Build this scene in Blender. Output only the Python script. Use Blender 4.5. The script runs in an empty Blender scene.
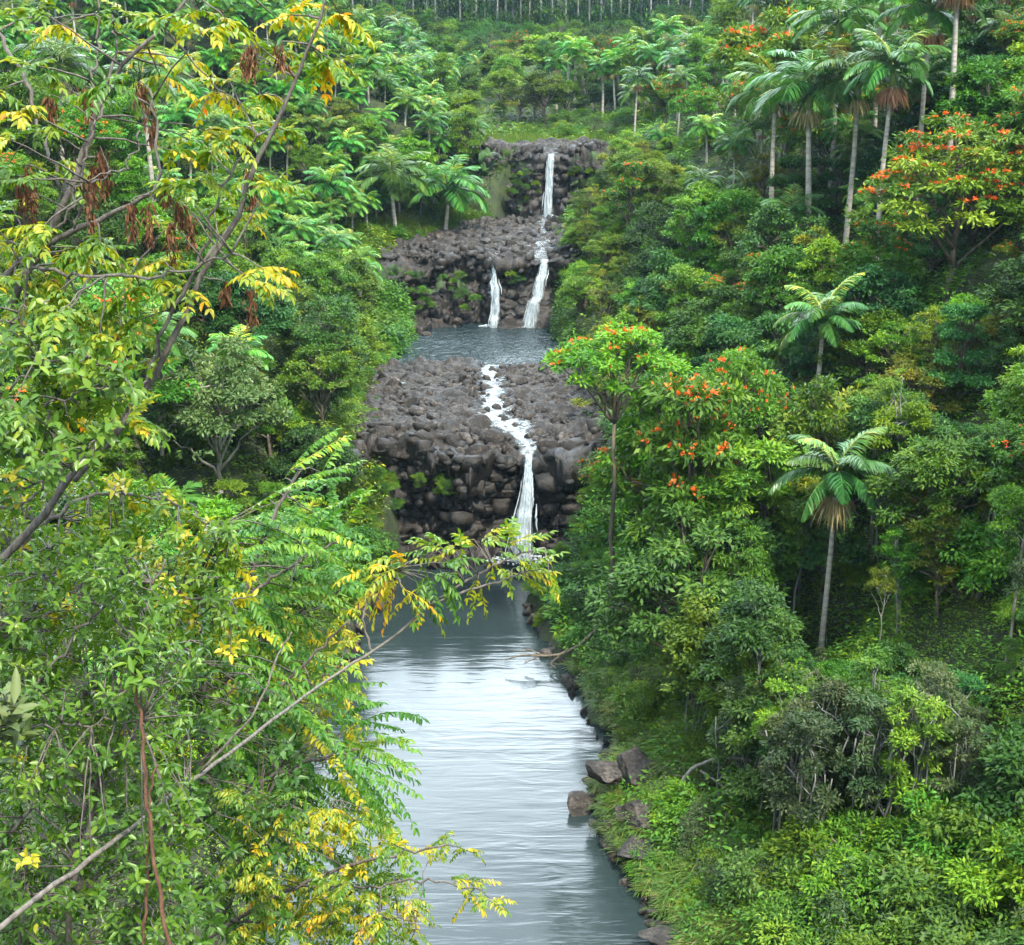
import bpy, math, random
import numpy as np
from mathutils import Vector, Matrix

SC = bpy.context.scene
R = math.radians
# ---------------------------------------------------------------- camera, sky, sun, exposure
FPX, CX, CY = 1400.0, 512.0, 472.5
PITCH = math.atan((CY - 60.0) / FPX)
CAMZ = 30.0
cam_data = bpy.data.cameras.new('camera')
cam = bpy.data.objects.new('camera', cam_data)
SC.collection.objects.link(cam)
cam.location = (0, 0, CAMZ)
cam.rotation_euler = (math.pi / 2 - PITCH, 0, 0)
cam_data.sensor_fit = 'HORIZONTAL'
cam_data.sensor_width = 36.0
cam_data.lens = 36.0 * FPX / 1024.0
cam_data.clip_start = 0.1
cam_data.clip_end = 3000
SC.camera = cam

SUN_EL, SUN_AZ = R(56), R(150)          # azimuth clockwise from +Y
world = bpy.data.worlds.new('World')
SC.world = world
world.use_nodes = True
wt = world.node_tree
for n in list(wt.nodes):
    wt.nodes.remove(n)
def wn(t, **k):
    n = wt.nodes.new(t)
    for a, b in k.items():
        setattr(n, a, b)
    return n
wo = wn('ShaderNodeOutputWorld'); wb = wn('ShaderNodeBackground')
sky = wn('ShaderNodeTexSky', sky_type='NISHITA')
sky.sun_disc = False; sky.sun_elevation = SUN_EL; sky.sun_rotation = SUN_AZ
sky.air_density = 1.0; sky.dust_density = 2.0; sky.ozone_density = 1.0
tc = wn('ShaderNodeTexCoord'); mp = wn('ShaderNodeMapping')
mp.inputs['Scale'].default_value = (1, 1, 2.2)
nz = wn('ShaderNodeTexNoise'); nz.inputs['Scale'].default_value = 2.6; nz.inputs['Detail'].default_value = 7; nz.inputs['Roughness'].default_value = .58
cr = wn('ShaderNodeValToRGB')
cr.color_ramp.elements[0].position = .30; cr.color_ramp.elements[1].position = .56
cl = wn('ShaderNodeMix', data_type='RGBA')
cl.inputs['B'].default_value = (17, 17.2, 17.5, 1)      # sunlit cloud in sky-texture units
sx = wn('ShaderNodeSeparateXYZ'); mf = wn('ShaderNodeMapRange')        # a brighter bank of cloud over the head of the valley
mf.inputs['From Min'].default_value = .25; mf.inputs['From Max'].default_value = .9; mf.inputs['To Min'].default_value = .72; mf.inputs['To Max'].default_value = 2.3
vm = wn('ShaderNodeVectorMath', operation='SCALE'); vm.inputs[0].default_value = (15.2, 17.6, 19.4)
wt.links.new(tc.outputs['Generated'], sx.inputs[0]); wt.links.new(sx.outputs['Y'], mf.inputs['Value'])
wt.links.new(mf.outputs[0], vm.inputs['Scale']); wt.links.new(vm.outputs[0], cl.inputs['B'])
wt.links.new(tc.outputs['Generated'], mp.inputs['Vector'])
wt.links.new(mp.outputs['Vector'], nz.inputs['Vector'])
wt.links.new(nz.outputs['Fac'], cr.inputs['Fac'])
wt.links.new(cr.outputs['Color'], cl.inputs['Factor'])
wt.links.new(sky.outputs['Color'], cl.inputs['A'])
wt.links.new(cl.outputs['Result'], wb.inputs['Color'])
wb.inputs['Strength'].default_value = 0.15
wt.links.new(wb.outputs['Background'], wo.inputs['Surface'])

sl = bpy.data.lights.new('sun', 'SUN'); sl.energy = 5.0; sl.angle = R(5); sl.color = (1, .93, .78)
so = bpy.data.objects.new('sun', sl); SC.collection.objects.link(so)
sd = Vector((math.sin(SUN_AZ) * math.cos(SUN_EL), math.cos(SUN_AZ) * math.cos(SUN_EL), math.sin(SUN_EL)))
so.rotation_euler = sd.to_track_quat('Z', 'Y').to_euler()
so.location = sd * 150

SC.view_settings.view_transform = 'Standard'; SC.view_settings.look = 'None'
SC.view_settings.gamma = 1; SC.view_settings.use_curve_mapping = False
SC.view_settings.exposure = 0.84
cy = SC.cycles
cy.max_bounces = 6; cy.diffuse_bounces = 3; cy.glossy_bounces = 2; cy.transmission_bounces = 3
cy.transparent_max_bounces = 6; cy.volume_bounces = 0
cy.use_denoising = True
cy.caustics_reflective = False; cy.caustics_refractive = False
cy.volume_step_rate = 4

# ---------------------------------------------------------------- picture <-> world helpers
CP, SP = math.cos(PITCH), math.sin(PITCH)
def proj(p):
    p = np.asarray(p, float).reshape(-1, 3)
    z = p[:, 2] - CAMZ
    d = p[:, 1] * CP - z * SP
    u = p[:, 1] * SP + z * CP
    d = np.where(d < .1, .1, d)
    return np.stack([CX + FPX * p[:, 0] / d, CY - FPX * u / d, d], 1)
def ptc(px, py, d):                       # point at camera depth d
    a = (px - CX) / FPX * d; b = (CY - py) / FPX * d
    return np.array([a, d * CP + b * SP, CAMZ - d * SP + b * CP])
def at_y(px, py, y):
    b = (CY - py) / FPX
    d = y / (CP + b * SP)
    return ptc(px, py, d)
def depth_at(y, z):
    return y * CP - (z - CAMZ) * SP

# ---------------------------------------------------------------- noise
def _h(i, j, k, s):
    i = i.astype(np.uint32); j = j.astype(np.uint32); k = k.astype(np.uint32)
    n = i * np.uint32(374761393) + j * np.uint32(668265263) + k * np.uint32(2147483647) + np.uint32(s * 974711 % 4294967296)
    n = (n ^ (n >> np.uint32(13))) * np.uint32(1274126177)
    n = (n ^ (n >> np.uint32(16))) * np.uint32(2246822519)
    return ((n >> np.uint32(8)) & np.uint32(0xFFFFFF)).astype(float) / 16777215.0
def vnoise(p, s=0):
    p = np.asarray(p, float); f = np.floor(p); t = p - f
    t = t * t * (3 - 2 * t); i = f.astype(np.int64) & 0xFFFFFFFF
    o = 0
    for a in (0, 1):
        for b in (0, 1):
            for c in (0, 1):
                w = (t[:, 0] if a else 1 - t[:, 0]) * (t[:, 1] if b else 1 - t[:, 1]) * (t[:, 2] if c else 1 - t[:, 2])
                o = o + w * _h((i[:, 0] + a) & 0xFFFFFFFF, (i[:, 1] + b) & 0xFFFFFFFF, (i[:, 2] + c) & 0xFFFFFFFF, s)
    return o * 2 - 1
def fbm(p, octv=4, s=0, g=.5):
    p = np.asarray(p, float); o = 0; a = 1.0
    for k in range(octv):
        o = o + a * vnoise(p * (2.03 ** k) + 17.3 * k, s + k); a *= g
    return o
def cells(p, s=0):                        # distance to nearest jittered lattice point, and its id
    p = np.asarray(p, float); f = np.floor(p); best = np.full(len(p), 9.0); idn = np.zeros(len(p))
    for a in (-1, 0, 1):
        for b in (-1, 0, 1):
            for c in (-1, 0, 1):
                q = f + [a, b, c]; i = q.astype(np.int64) & 0xFFFFFFFF
                j = np.stack([_h(i[:, 0], i[:, 1], i[:, 2], s + e) for e in (1, 2, 3)], 1)
                d = np.linalg.norm(q + j - p, axis=1)
                m = d < best
                best = np.where(m, d, best); idn = np.where(m, j[:, 0], idn)
    return best, idn

def unit(v):
    v = np.asarray(v, float)
    return v / np.maximum(np.linalg.norm(v, axis=-1, keepdims=True), 1e-9)

# ---------------------------------------------------------------- mesh building
class MB:
    def __init__(s):
        s.V = []; s.Q = []; s.T = []; s.A = []; s.MQ = []; s.MT = []; s.n = 0
    def add(s, V, Q=None, T=None, tint=0.5, m=0):
        V = np.asarray(V, float).reshape(-1, 3)
        s.V.append(V); s.A.append(np.broadcast_to(np.asarray(tint, float), (len(V),)))
        if Q is not None and len(Q):
            s.Q.append(np.asarray(Q, np.int64).reshape(-1, 4) + s.n); s.MQ.append(np.full(len(s.Q[-1]), m))
        if T is not None and len(T):
            s.T.append(np.asarray(T, np.int64).reshape(-1, 3) + s.n); s.MT.append(np.full(len(s.T[-1]), m))
        s.n += len(V)
    def mesh(s, name, mats, smooth=False):
        me = bpy.data.meshes.new(name)
        V = np.concatenate(s.V)
        Q = np.concatenate(s.Q) if s.Q else np.zeros((0, 4), np.int64)
        T = np.concatenate(s.T) if s.T else np.zeros((0, 3), np.int64)
        me.vertices.add(len(V)); me.vertices.foreach_set('co', V.astype(np.float32).ravel())
        nl = Q.size + T.size
        me.loops.add(nl)
        me.loops.foreach_set('vertex_index', np.concatenate([Q.ravel(), T.ravel()]).astype(np.int32))
        me.polygons.add(len(Q) + len(T))
        st = np.concatenate([np.arange(len(Q)) * 4, Q.size + np.arange(len(T)) * 3]).astype(np.int32)
        me.polygons.foreach_set('loop_start', st)
        mi = np.concatenate(([*s.MQ] or [np.zeros(0)]) + ([*s.MT] or [np.zeros(0)])).astype(np.int32)
        if len(mi) == len(Q) + len(T):
            me.polygons.foreach_set('material_index', mi)
        if smooth:
            me.polygons.foreach_set('use_smooth', np.ones(len(Q) + len(T), bool))
        a = me.attributes.new('tint', 'FLOAT', 'POINT')
        a.data.foreach_set('value', np.concatenate(s.A).astype(np.float32))
        for m in (mats if isinstance(mats, (list, tuple)) else [mats]):
            me.materials.append(m)
        me.update(calc_edges=True)
        return me

def tube(mb, pts, rad, n=6, tint=.5, cap=True, m=0):
    pts = np.asarray(pts, float); k = len(pts)
    rad = np.broadcast_to(np.asarray(rad, float), (k,))
    t = np.gradient(pts, axis=0); t = unit(t)
    ref = np.array([0, 0, 1.0]) if abs(t[0, 2]) < .8 else np.array([1.0, 0, 0])
    a = unit(np.cross(t, ref)); b = np.cross(t, a)
    an = np.arange(n) / n * 2 * math.pi
    V = pts[:, None] + rad[:, None, None] * (np.cos(an)[None, :, None] * a[:, None] + np.sin(an)[None, :, None] * b[:, None])
    V = V.reshape(-1, 3)
    i = np.arange(k - 1)[:, None] * n; j = np.arange(n)[None]; j2 = (j + 1) % n
    Q = np.stack([i + j, i + j2, i + n + j2, i + n + j], -1).reshape(-1, 4)
    T = None
    if cap:
        V = np.concatenate([V, pts[-1:], pts[:1]])
        T = [[(k - 1) * n + q, (k - 1) * n + (q + 1) % n, k * n] for q in range(n)] + [[(q + 1) % n, q, k * n + 1] for q in range(n)]
    mb.add(V, Q, T, tint, m)

# leaf outlines: (along, across, lift), faces
LEAF4 = (np.array([[0, 0, 0], [.45, -.5, .05], [1, 0, -.06], [.45, .5, .05]]), [[0, 1, 2, 3]], None)
LEAF6 = (np.array([[0, 0, 0], [.33, -.5, .10], [.72, -.36, .06], [1, 0, -.10], [.72, .36, .06], [.33, .5, .10], [.5, 0, 0]]),
         None, [[0, 1, 6], [1, 2, 6], [2, 3, 6], [3, 4, 6], [4, 5, 6], [5, 0, 6]])
STRAP = (np.array([[0, -.5, 0], [0, .5, 0], [.5, .62, 0], [.5, -.62, 0], [1, .1, -.22], [1, -.1, -.22]]),
         [[0, 1, 2, 3], [3, 2, 4, 5]], None)
def leaves(mb, P, D, N, L, W, shape=LEAF4, tint=.5, m=0):
    P = np.asarray(P, float).reshape(-1, 3); k = len(P)
    D = unit(np.broadcast_to(D, (k, 3))); N = np.broadcast_to(N, (k, 3))
    S = unit(np.cross(D, N)); N = np.cross(S, D)
    L = np.broadcast_to(np.asarray(L, float), (k,)); W = np.broadcast_to(np.asarray(W, float), (k,))
    t, q, tr = shape; nv = len(t)
    V = P[:, None] + t[None, :, 0, None] * (L[:, None, None] * D[:, None]) + t[None, :, 1, None] * (W[:, None, None] * S[:, None]) + t[None, :, 2, None] * (L[:, None, None] * N[:, None])
    off = np.arange(k)[:, None, None] * nv
    Q = (np.asarray(q)[None] + off).reshape(-1, 4) if q is not None else None
    T = (np.asarray(tr)[None] + off).reshape(-1, 3) if tr is not None else None
    tt = np.broadcast_to(np.asarray(tint, float), (k,))
    mb.add(V.reshape(-1, 3), Q, T, np.repeat(tt, nv), m)

# ---------------------------------------------------------------- objects
COL = SC.collection
def link(name, data, parent=None):
    o = bpy.data.objects.new(name, data); COL.objects.link(o)
    if parent is not None:
        o.parent = parent
    return o
def tag(o, label=None, cat=None, group=None, kind=None):
    if label: o['label'] = label
    if cat: o['category'] = cat
    if group: o['group'] = group
    if kind: o['kind'] = kind
    return o
def place(name, parts, loc, rz=0.0, sc=1.0, label=None, cat=None, group=None, tilt=(0, 0)):
    """one thing: an Empty at its base and one child per part; meshes are shared between copies"""
    e = link(name, None)
    e.empty_display_size = .2
    e.location = loc; e.rotation_euler = (tilt[0], tilt[1], rz)
    e.scale = sc if isinstance(sc, (tuple, list)) else (sc, sc, sc)
    ob = {}
    for nm, me in parts:
        if me is not None:
            ob[nm] = link(nm, me, ob.get({'blossoms': 'crown', 'flower_skirt': 'crownshaft'}.get(nm), e))
    return tag(e, label, cat, group)

# ---------------------------------------------------------------- materials
def newmat(name):
    m = bpy.data.materials.new(name); m.use_nodes = True
    for n in list(m.node_tree.nodes):
        m.node_tree.nodes.remove(n)
    return m, m.node_tree
def nd(nt, t, ins=None, **k):
    n = nt.nodes.new(t)
    for a, b in k.items():
        setattr(n, a, b)
    for a, b in (ins or {}).items():
        if hasattr(b, 'is_linked') or isinstance(b, bpy.types.NodeSocket):
            nt.links.new(b, n.inputs[a])
        else:
            n.inputs[a].default_value = b
    return n
def ramp(nt, fac, stops):
    n = nt.nodes.new('ShaderNodeValToRGB'); e = n.color_ramp.elements
    e[0].position = stops[0][0]; e[0].color = (*stops[0][1], 1)
    e[1].position = stops[-1][0]; e[1].color = (*stops[-1][1], 1)
    for p, c in stops[1:-1]:
        x = e.new(p); x.color = (*c, 1)
    nt.links.new(fac, n.inputs['Fac'])
    return n
def leaf_mat(name, stops, trans=.35, rough=.5, spec=.25, hue=.03, val=.35, tcol=(1.15, 1.1, .45)):
    m, nt = newmat(name)
    at = nd(nt, 'ShaderNodeAttribute', attribute_name='tint')
    rp = ramp(nt, at.outputs['Fac'], stops)
    oi = nd(nt, 'ShaderNodeObjectInfo')
    mh = nd(nt, 'ShaderNodeMapRange', {'Value': oi.outputs['Random'], 'To Min': .5 - hue, 'To Max': .5 + hue * .6})
    m2 = nd(nt, 'ShaderNodeMath', {0: oi.outputs['Random'], 1: 7.31}, operation='MULTIPLY')
    m3 = nd(nt, 'ShaderNodeMath', {0: m2.outputs[0]}, operation='FRACT')
    mv = nd(nt, 'ShaderNodeMapRange', {'Value': m3.outputs[0], 'To Min': 1 - val, 'To Max': 1 + val})
    hs = nd(nt, 'ShaderNodeHueSaturation', {'Hue': mh.outputs[0], 'Value': mv.outputs[0], 'Color': rp.outputs['Color']})
    p = nd(nt, 'ShaderNodeBsdfPrincipled', {'Base Color': hs.outputs[0], 'Roughness': rough, 'Specular IOR Level': spec})
    tm = nd(nt, 'ShaderNodeMix', {'Factor': 1.0, 'A': hs.outputs[0], 'B': (*tcol, 1)}, data_type='RGBA', blend_type='MULTIPLY')
    nt.links.new(hs.outputs[0], tm.inputs['A'])
    tm.inputs['B'].default_value = (*tcol, 1)
    tr = nd(nt, 'ShaderNodeBsdfTranslucent', {'Color': tm.outputs['Result']})
    mx = nd(nt, 'ShaderNodeMixShader', {0: trans, 1: p.outputs[0], 2: tr.outputs[0]})
    o = nd(nt, 'ShaderNodeOutputMaterial', {'Surface': mx.outputs[0]})
    return m
def bark_mat(name, a, b, scale=6.0, band=False, rough=.85):
    m, nt = newmat(name)
    tcn = nd(nt, 'ShaderNodeTexCoord')
    mpn = nd(nt, 'ShaderNodeMapping', {'Vector': tcn.outputs['Object'], 'Scale': (1, 1, .25 if not band else 5)})
    nzn = nd(nt, 'ShaderNodeTexNoise', {'Vector': mpn.outputs[0], 'Scale': scale if not band else 1.2, 'Detail': 5.0, 'Roughness': .65})
    rp = ramp(nt, nzn.outputs['Fac'], [(.33, a), (.66, b)])
    bp = nd(nt, 'ShaderNodeBump', {'Height': nzn.outputs['Fac'], 'Strength': .5, 'Distance': .05})
    p = nd(nt, 'ShaderNodeBsdfPrincipled', {'Base Color': rp.outputs[0], 'Roughness': rough, 'Normal': bp.outputs[0]})
    nd(nt, 'ShaderNodeOutputMaterial', {'Surface': p.outputs[0]})
    return m

G = lambda r, g, b: (r, g, b)
M = {}
M['palm'] = leaf_mat('palm_leaf', [(0, G(0.026, 0.116, 0.026)), (.5, G(0.059, 0.200, 0.037)), (.85, G(0.131, 0.278, 0.041)), (1, G(0.367, 0.339, 0.030))], .3, .38, .5)
M['palmfar'] = leaf_mat('grove_palm_leaf', [(0, G(0.033, 0.157, 0.028)), (.5, G(0.077, 0.272, 0.043)), (.85, G(0.187, 0.372, 0.047)), (1, G(0.450, 0.420, 0.031))], .3, .4, .5)
M['dark'] = leaf_mat('dark_leaf', [(0, G(0.022, 0.074, 0.013)), (.6, G(0.046, 0.130, 0.019)), (1, G(0.095, 0.197, 0.023))], .28)
M['teal'] = leaf_mat('teal_leaf', [(0, G(0.022, 0.091, 0.024)), (.6, G(0.047, 0.164, 0.036)), (1, G(0.105, 0.242, 0.046))], .28)
M['mid'] = leaf_mat('mid_leaf', [(0, G(0.039, 0.121, 0.011)), (.6, G(0.085, 0.212, 0.017)), (1, G(0.184, 0.315, 0.024))], .33)
M['lime'] = leaf_mat('lime_leaf', [(0, G(0.059, 0.162, 0.010)), (.6, G(0.134, 0.272, 0.015)), (1, G(0.256, 0.358, 0.021))], .36)
M['olive'] = leaf_mat('olive_leaf', [(0, G(0.051, 0.110, 0.010)), (.6, G(0.127, 0.193, 0.015)), (1, G(0.275, 0.286, 0.021))], .34)
M['pale'] = leaf_mat('pale_leaf', [(0, G(.06, .12, .03)), (.6, G(.13, .2, .06)), (1, G(.26, .3, .1))], .3, val=.08)
M['grey'] = leaf_mat('greygreen_leaf', [(0, G(0.032, 0.070, 0.023)), (.6, G(0.074, 0.115, 0.041)), (1, G(0.147, 0.170, 0.072))], .28)
M['under'] = leaf_mat('undergrowth_leaf', [(0, G(0.026, 0.085, 0.010)), (.45, G(0.066, 0.182, 0.016)), (.8, G(0.144, 0.278, 0.018)), (1, G(0.315, 0.339, 0.025))], .33)
M['grassy'] = leaf_mat('grass_blade', [(0, G(.05, .12, .015)), (.55, G(.10, .18, .02)), (.85, G(.2, .22, .04)), (1, G(.32, .26, .11))], .35, hue=.01, val=.1)
M['blossom'] = leaf_mat('orange_blossom', [(0, G(.62, .07, .015)), (.6, G(.8, .14, .02)), (1, G(.85, .3, .04))], .25, hue=.008, val=.12, tcol=(1, .8, .6))
M['skirt'] = leaf_mat('palm_inflorescence', [(0, G(.2, .17, .06)), (.6, G(.42, .36, .14)), (1, G(.55, .47, .24))], .25, hue=.02, val=.2, tcol=(1, 1, 1))
M['redfruit'] = leaf_mat('palm_fruit', [(0, G(.16, .06, .03)), (1, G(.34, .2, .09))], .1, hue=.01, val=.2, tcol=(1, 1, 1))
M['dead'] = leaf_mat('dead_leaf', [(0, G(.05, .022, .012)), (.6, G(.12, .052, .026)), (1, G(.22, .115, .06))], .15, .7, .2, hue=.01, val=.15, tcol=(1, .8, .6))
M['fg_yellow'] = leaf_mat('yellowing_leaf', [(0, G(.05, .15, .015)), (.35, G(.12, .24, .018)), (.6, G(.34, .36, .015)), (.85, G(.62, .42, .012)), (1, G(.66, .22, .02))], .42, .4, .45, hue=.005, val=.05, tcol=(1.2, 1.1, .5))
M['fg_glossy'] = leaf_mat('glossy_shrub_leaf', [(0, G(0.029, 0.088, 0.012)), (.5, G(0.081, 0.182, 0.018)), (.85, G(0.184, 0.286, 0.022)), (1, G(0.450, 0.396, 0.025))], .33, .36, .38, hue=.005, val=.05)
M['fg_frond'] = leaf_mat('pinnate_leaf', [(0, G(0.022, 0.097, 0.018)), (.5, G(0.062, 0.194, 0.023)), (.85, G(0.175, 0.313, 0.027)), (1, G(0.450, 0.420, 0.018))], .4, .42, .35, hue=.005, val=.05)
M['trunk'] = bark_mat('mossy_bark', G(.05, .04, .03), G(.17, .14, .10))
M['paletrunk'] = bark_mat('pale_bark', G(.15, .135, .11), G(.38, .355, .31), 4)
M['palmtrunk'] = bark_mat('ringed_palm_bark', G(.2, .185, .16), G(.46, .43, .38), band=True)
M['shaft'] = bark_mat('palm_crownshaft', G(.12, .2, .05), G(.22, .3, .08), 3, rough=.5)
M['twig'] = bark_mat('grey_twig', G(.05, .042, .037), G(.15, .13, .115), 40)
M['branch'] = bark_mat('grey_branch', G(.07, .06, .052), G(.19, .168, .15), 30)
M['vine'] = bark_mat('brown_stem', G(.045, .02, .012), G(.14, .065, .035), 30)

def rock_material(name, lo, mid, hi, moss=.5, wet=True):
    m, nt = newmat(name)
    g = nd(nt, 'ShaderNodeNewGeometry'); tcn = nd(nt, 'ShaderNodeTexCoord')
    n1 = nd(nt, 'ShaderNodeTexNoise', {'Vector': g.outputs['Position'], 'Scale': 1.1, 'Detail': 9.0, 'Roughness': .68})
    n2 = nd(nt, 'ShaderNodeTexNoise', {'Vector': g.outputs['Position'], 'Scale': 7.0, 'Detail': 6.0, 'Roughness': .7})
    ad = nd(nt, 'ShaderNodeMath', {0: n1.outputs['Fac'], 1: n2.outputs['Fac']}, operation='ADD')
    hv = nd(nt, 'ShaderNodeMath', {0: ad.outputs[0], 1: .5}, operation='MULTIPLY')
    rp = ramp(nt, hv.outputs[0], [(.36, lo), (.5, mid), (.68, hi)])
    at = nd(nt, 'ShaderNodeAttribute', attribute_name='tint')      # tint: 0 bare, 1 mossy
    n3 = nd(nt, 'ShaderNodeTexNoise', {'Vector': g.outputs['Position'], 'Scale': .55, 'Detail': 5.0, 'Roughness': .6})
    sm = nd(nt, 'ShaderNodeMath', {0: n3.outputs['Fac'], 1: at.outputs['Fac']}, operation='ADD')
    ms = nd(nt, 'ShaderNodeMapRange', {'Value': sm.outputs[0], 'From Min': 1.05, 'From Max': 1.25})
    gr = ramp(nt, n2.outputs['Fac'], [(.3, G(.012, .035, .01)), (.7, G(.05, .13, .02))])
    mx = nd(nt, 'ShaderNodeMix', {'Factor': ms.outputs[0], 'A': rp.outputs[0], 'B': gr.outputs[0]}, data_type='RGBA')
    nt.links.new(rp.outputs[0], mx.inputs['A']); nt.links.new(gr.outputs[0], mx.inputs['B'])
    nt.links.new(ms.outputs[0], mx.inputs['Factor'])
    bp = nd(nt, 'ShaderNodeBump', {'Height': hv.outputs[0], 'Strength': .9, 'Distance': .18})
    we = nd(nt, 'ShaderNodeMapRange', {'Value': at.outputs['Fac'], 'From Min': -.1, 'From Max': -.7, 'To Min': 0.0, 'To Max': 1.0})   # soaked by spray
    wd = nd(nt, 'ShaderNodeMapRange', {'Value': we.outputs[0], 'To Min': 1.0, 'To Max': .32})
    dk = nd(nt, 'ShaderNodeVectorMath', operation='SCALE'); nt.links.new(mx.outputs['Result'], dk.inputs[0]); nt.links.new(wd.outputs[0], dk.inputs['Scale'])
    ro = nd(nt, 'ShaderNodeMapRange', {'Value': we.outputs[0], 'To Min': .7, 'To Max': .25})
    p = nd(nt, 'ShaderNodeBsdfPrincipled', {'Base Color': dk.outputs[0], 'Roughness': ro.outputs[0], 'Specular IOR Level': .45, 'Normal': bp.outputs[0]})
    nd(nt, 'ShaderNodeOutputMaterial', {'Surface': p.outputs[0]})
    return m
M['rock'] = rock_material('lava_rock', G(.003, .0024, .002), G(.014, .011, .009), G(.125, .104, .087))
M['boulder'] = rock_material('weathered_boulder', G(.004, .0032, .0026), G(.019, .0152, .0125), G(.14, .118, .1))

def ground_material():
    m, nt = newmat('forest_ground')
    g = nd(nt, 'ShaderNodeNewGeometry')
    n1 = nd(nt, 'ShaderNodeTexNoise', {'Vector': g.outputs['Position'], 'Scale': .5, 'Detail': 8.0, 'Roughness': .7})
    rp = ramp(nt, n1.outputs['Fac'], [(.3, G(.01, .013, .006)), (.5, G(.022, .034, .01)), (.62, G(.035, .052, .012)), (.75, G(.05, .038, .022))])
    bp = nd(nt, 'ShaderNodeBump', {'Height': n1.outputs['Fac'], 'Strength': .8, 'Distance': .3})
    p = nd(nt, 'ShaderNodeBsdfPrincipled', {'Base Color': rp.outputs[0], 'Roughness': .9, 'Normal': bp.outputs[0]})
    nd(nt, 'ShaderNodeOutputMaterial', {'Surface': p.outputs[0]})
    return m
M['ground'] = ground_material()

def water_material(name, base, sx, sy, bump, rough, chop=.35):
    m, nt = newmat(name)
    g = nd(nt, 'ShaderNodeNewGeometry')
    mp1 = nd(nt, 'ShaderNodeMapping', {'Vector': g.outputs['Position'], 'Scale': (sx, sy, 1), 'Rotation': (0, 0, R(-6))})
    w = nd(nt, 'ShaderNodeTexNoise', {'Vector': mp1.outputs[0], 'Scale': 1.0, 'Detail': 3.0, 'Roughness': .5, 'Distortion': .6})
    mp2 = nd(nt, 'ShaderNodeMapping', {'Vector': g.outputs['Position'], 'Scale': (sx * 2.2, sy * 2.6, 1), 'Rotation': (0, 0, R(14))})
    w2 = nd(nt, 'ShaderNodeTexNoise', {'Vector': mp2.outputs[0], 'Scale': 1.0, 'Detail': 2.0})
    # calm and ruffled patches
    w3 = nd(nt, 'ShaderNodeTexNoise', {'Vector': g.outputs['Position'], 'Scale': .16, 'Detail': 3.0})
    mr = nd(nt, 'ShaderNodeMapRange', {'Value': w3.outputs['Fac'], 'From Min': .38, 'From Max': .62, 'To Min': .35, 'To Max': 1.0})
    sm = nd(nt, 'ShaderNodeMath', {0: w2.outputs['Fac'], 1: chop, 2: w.outputs['Fac']}, operation='MULTIPLY_ADD')
    am = nd(nt, 'ShaderNodeMath', {0: sm.outputs[0], 1: mr.outputs[0]}, operation='MULTIPLY')
    bp = nd(nt, 'ShaderNodeBump', {'Height': am.outputs[0], 'Strength': 1.0, 'Distance': bump})
    p = nd(nt, 'ShaderNodeBsdfPrincipled', {'Base Color': (*base, 1), 'Roughness': rough, 'IOR': 1.333, 'Specular IOR Level': .9, 'Normal': bp.outputs[0]})
    nd(nt, 'ShaderNodeOutputMaterial', {'Surface': p.outputs[0]})
    return m
M['pool'] = water_material('pool_water', (.016, .026, .027), .3, 1.5, .034, .12, .22)
M['pool2'] = water_material('upper_pool_water', (.014, .028, .032), 1.8, 1.0, .8, .22, .5)

def white_water(name, vert=True, cover=.5, sc=(9, 9, .5)):
    m, nt = newmat(name)
    g = nd(nt, 'ShaderNodeNewGeometry')
    mp1 = nd(nt, 'ShaderNodeMapping', {'Vector': g.outputs['Position'], 'Scale': sc})
    w = nd(nt, 'ShaderNodeTexNoise', {'Vector': mp1.outputs[0], 'Scale': 1.0, 'Detail': 5.0, 'Roughness': .65, 'Distortion': .3})
    at = nd(nt, 'ShaderNodeAttribute', attribute_name='tint')     # tint: how closed the water is here
    sm = nd(nt, 'ShaderNodeMath', {0: w.outputs['Fac'], 1: at.outputs['Fac']}, operation='ADD')
    mr = nd(nt, 'ShaderNodeMapRange', {'Value': sm.outputs[0], 'From Min': .86, 'From Max': 1.42})
    rp = ramp(nt, w.outputs['Fac'], [(.34, G(.26, .34, .4)), (.62, G(.66, .72, .76))])
    p = nd(nt, 'ShaderNodeBsdfPrincipled', {'Base Color': rp.outputs[0], 'Roughness': .45, 'Specular IOR Level': .4})
    tl = nd(nt, 'ShaderNodeBsdfTranslucent', {'Color': (.6, .68, .73, 1)})
    m1 = nd(nt, 'ShaderNodeMixShader', {0: .35, 1: p.outputs[0], 2: tl.outputs[0]})
    tr = nd(nt, 'ShaderNodeBsdfTransparent')
    mx = nd(nt, 'ShaderNodeMixShader', {0: mr.outputs[0], 1: tr.outputs[0], 2: m1.outputs[0]})
    nd(nt, 'ShaderNodeOutputMaterial', {'Surface': mx.outputs[0]})
    return m
M['fall'] = white_water('falling_water')
M['foam'] = white_water('foam_water', sc=(2.6, 4.2, 4.2))
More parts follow.
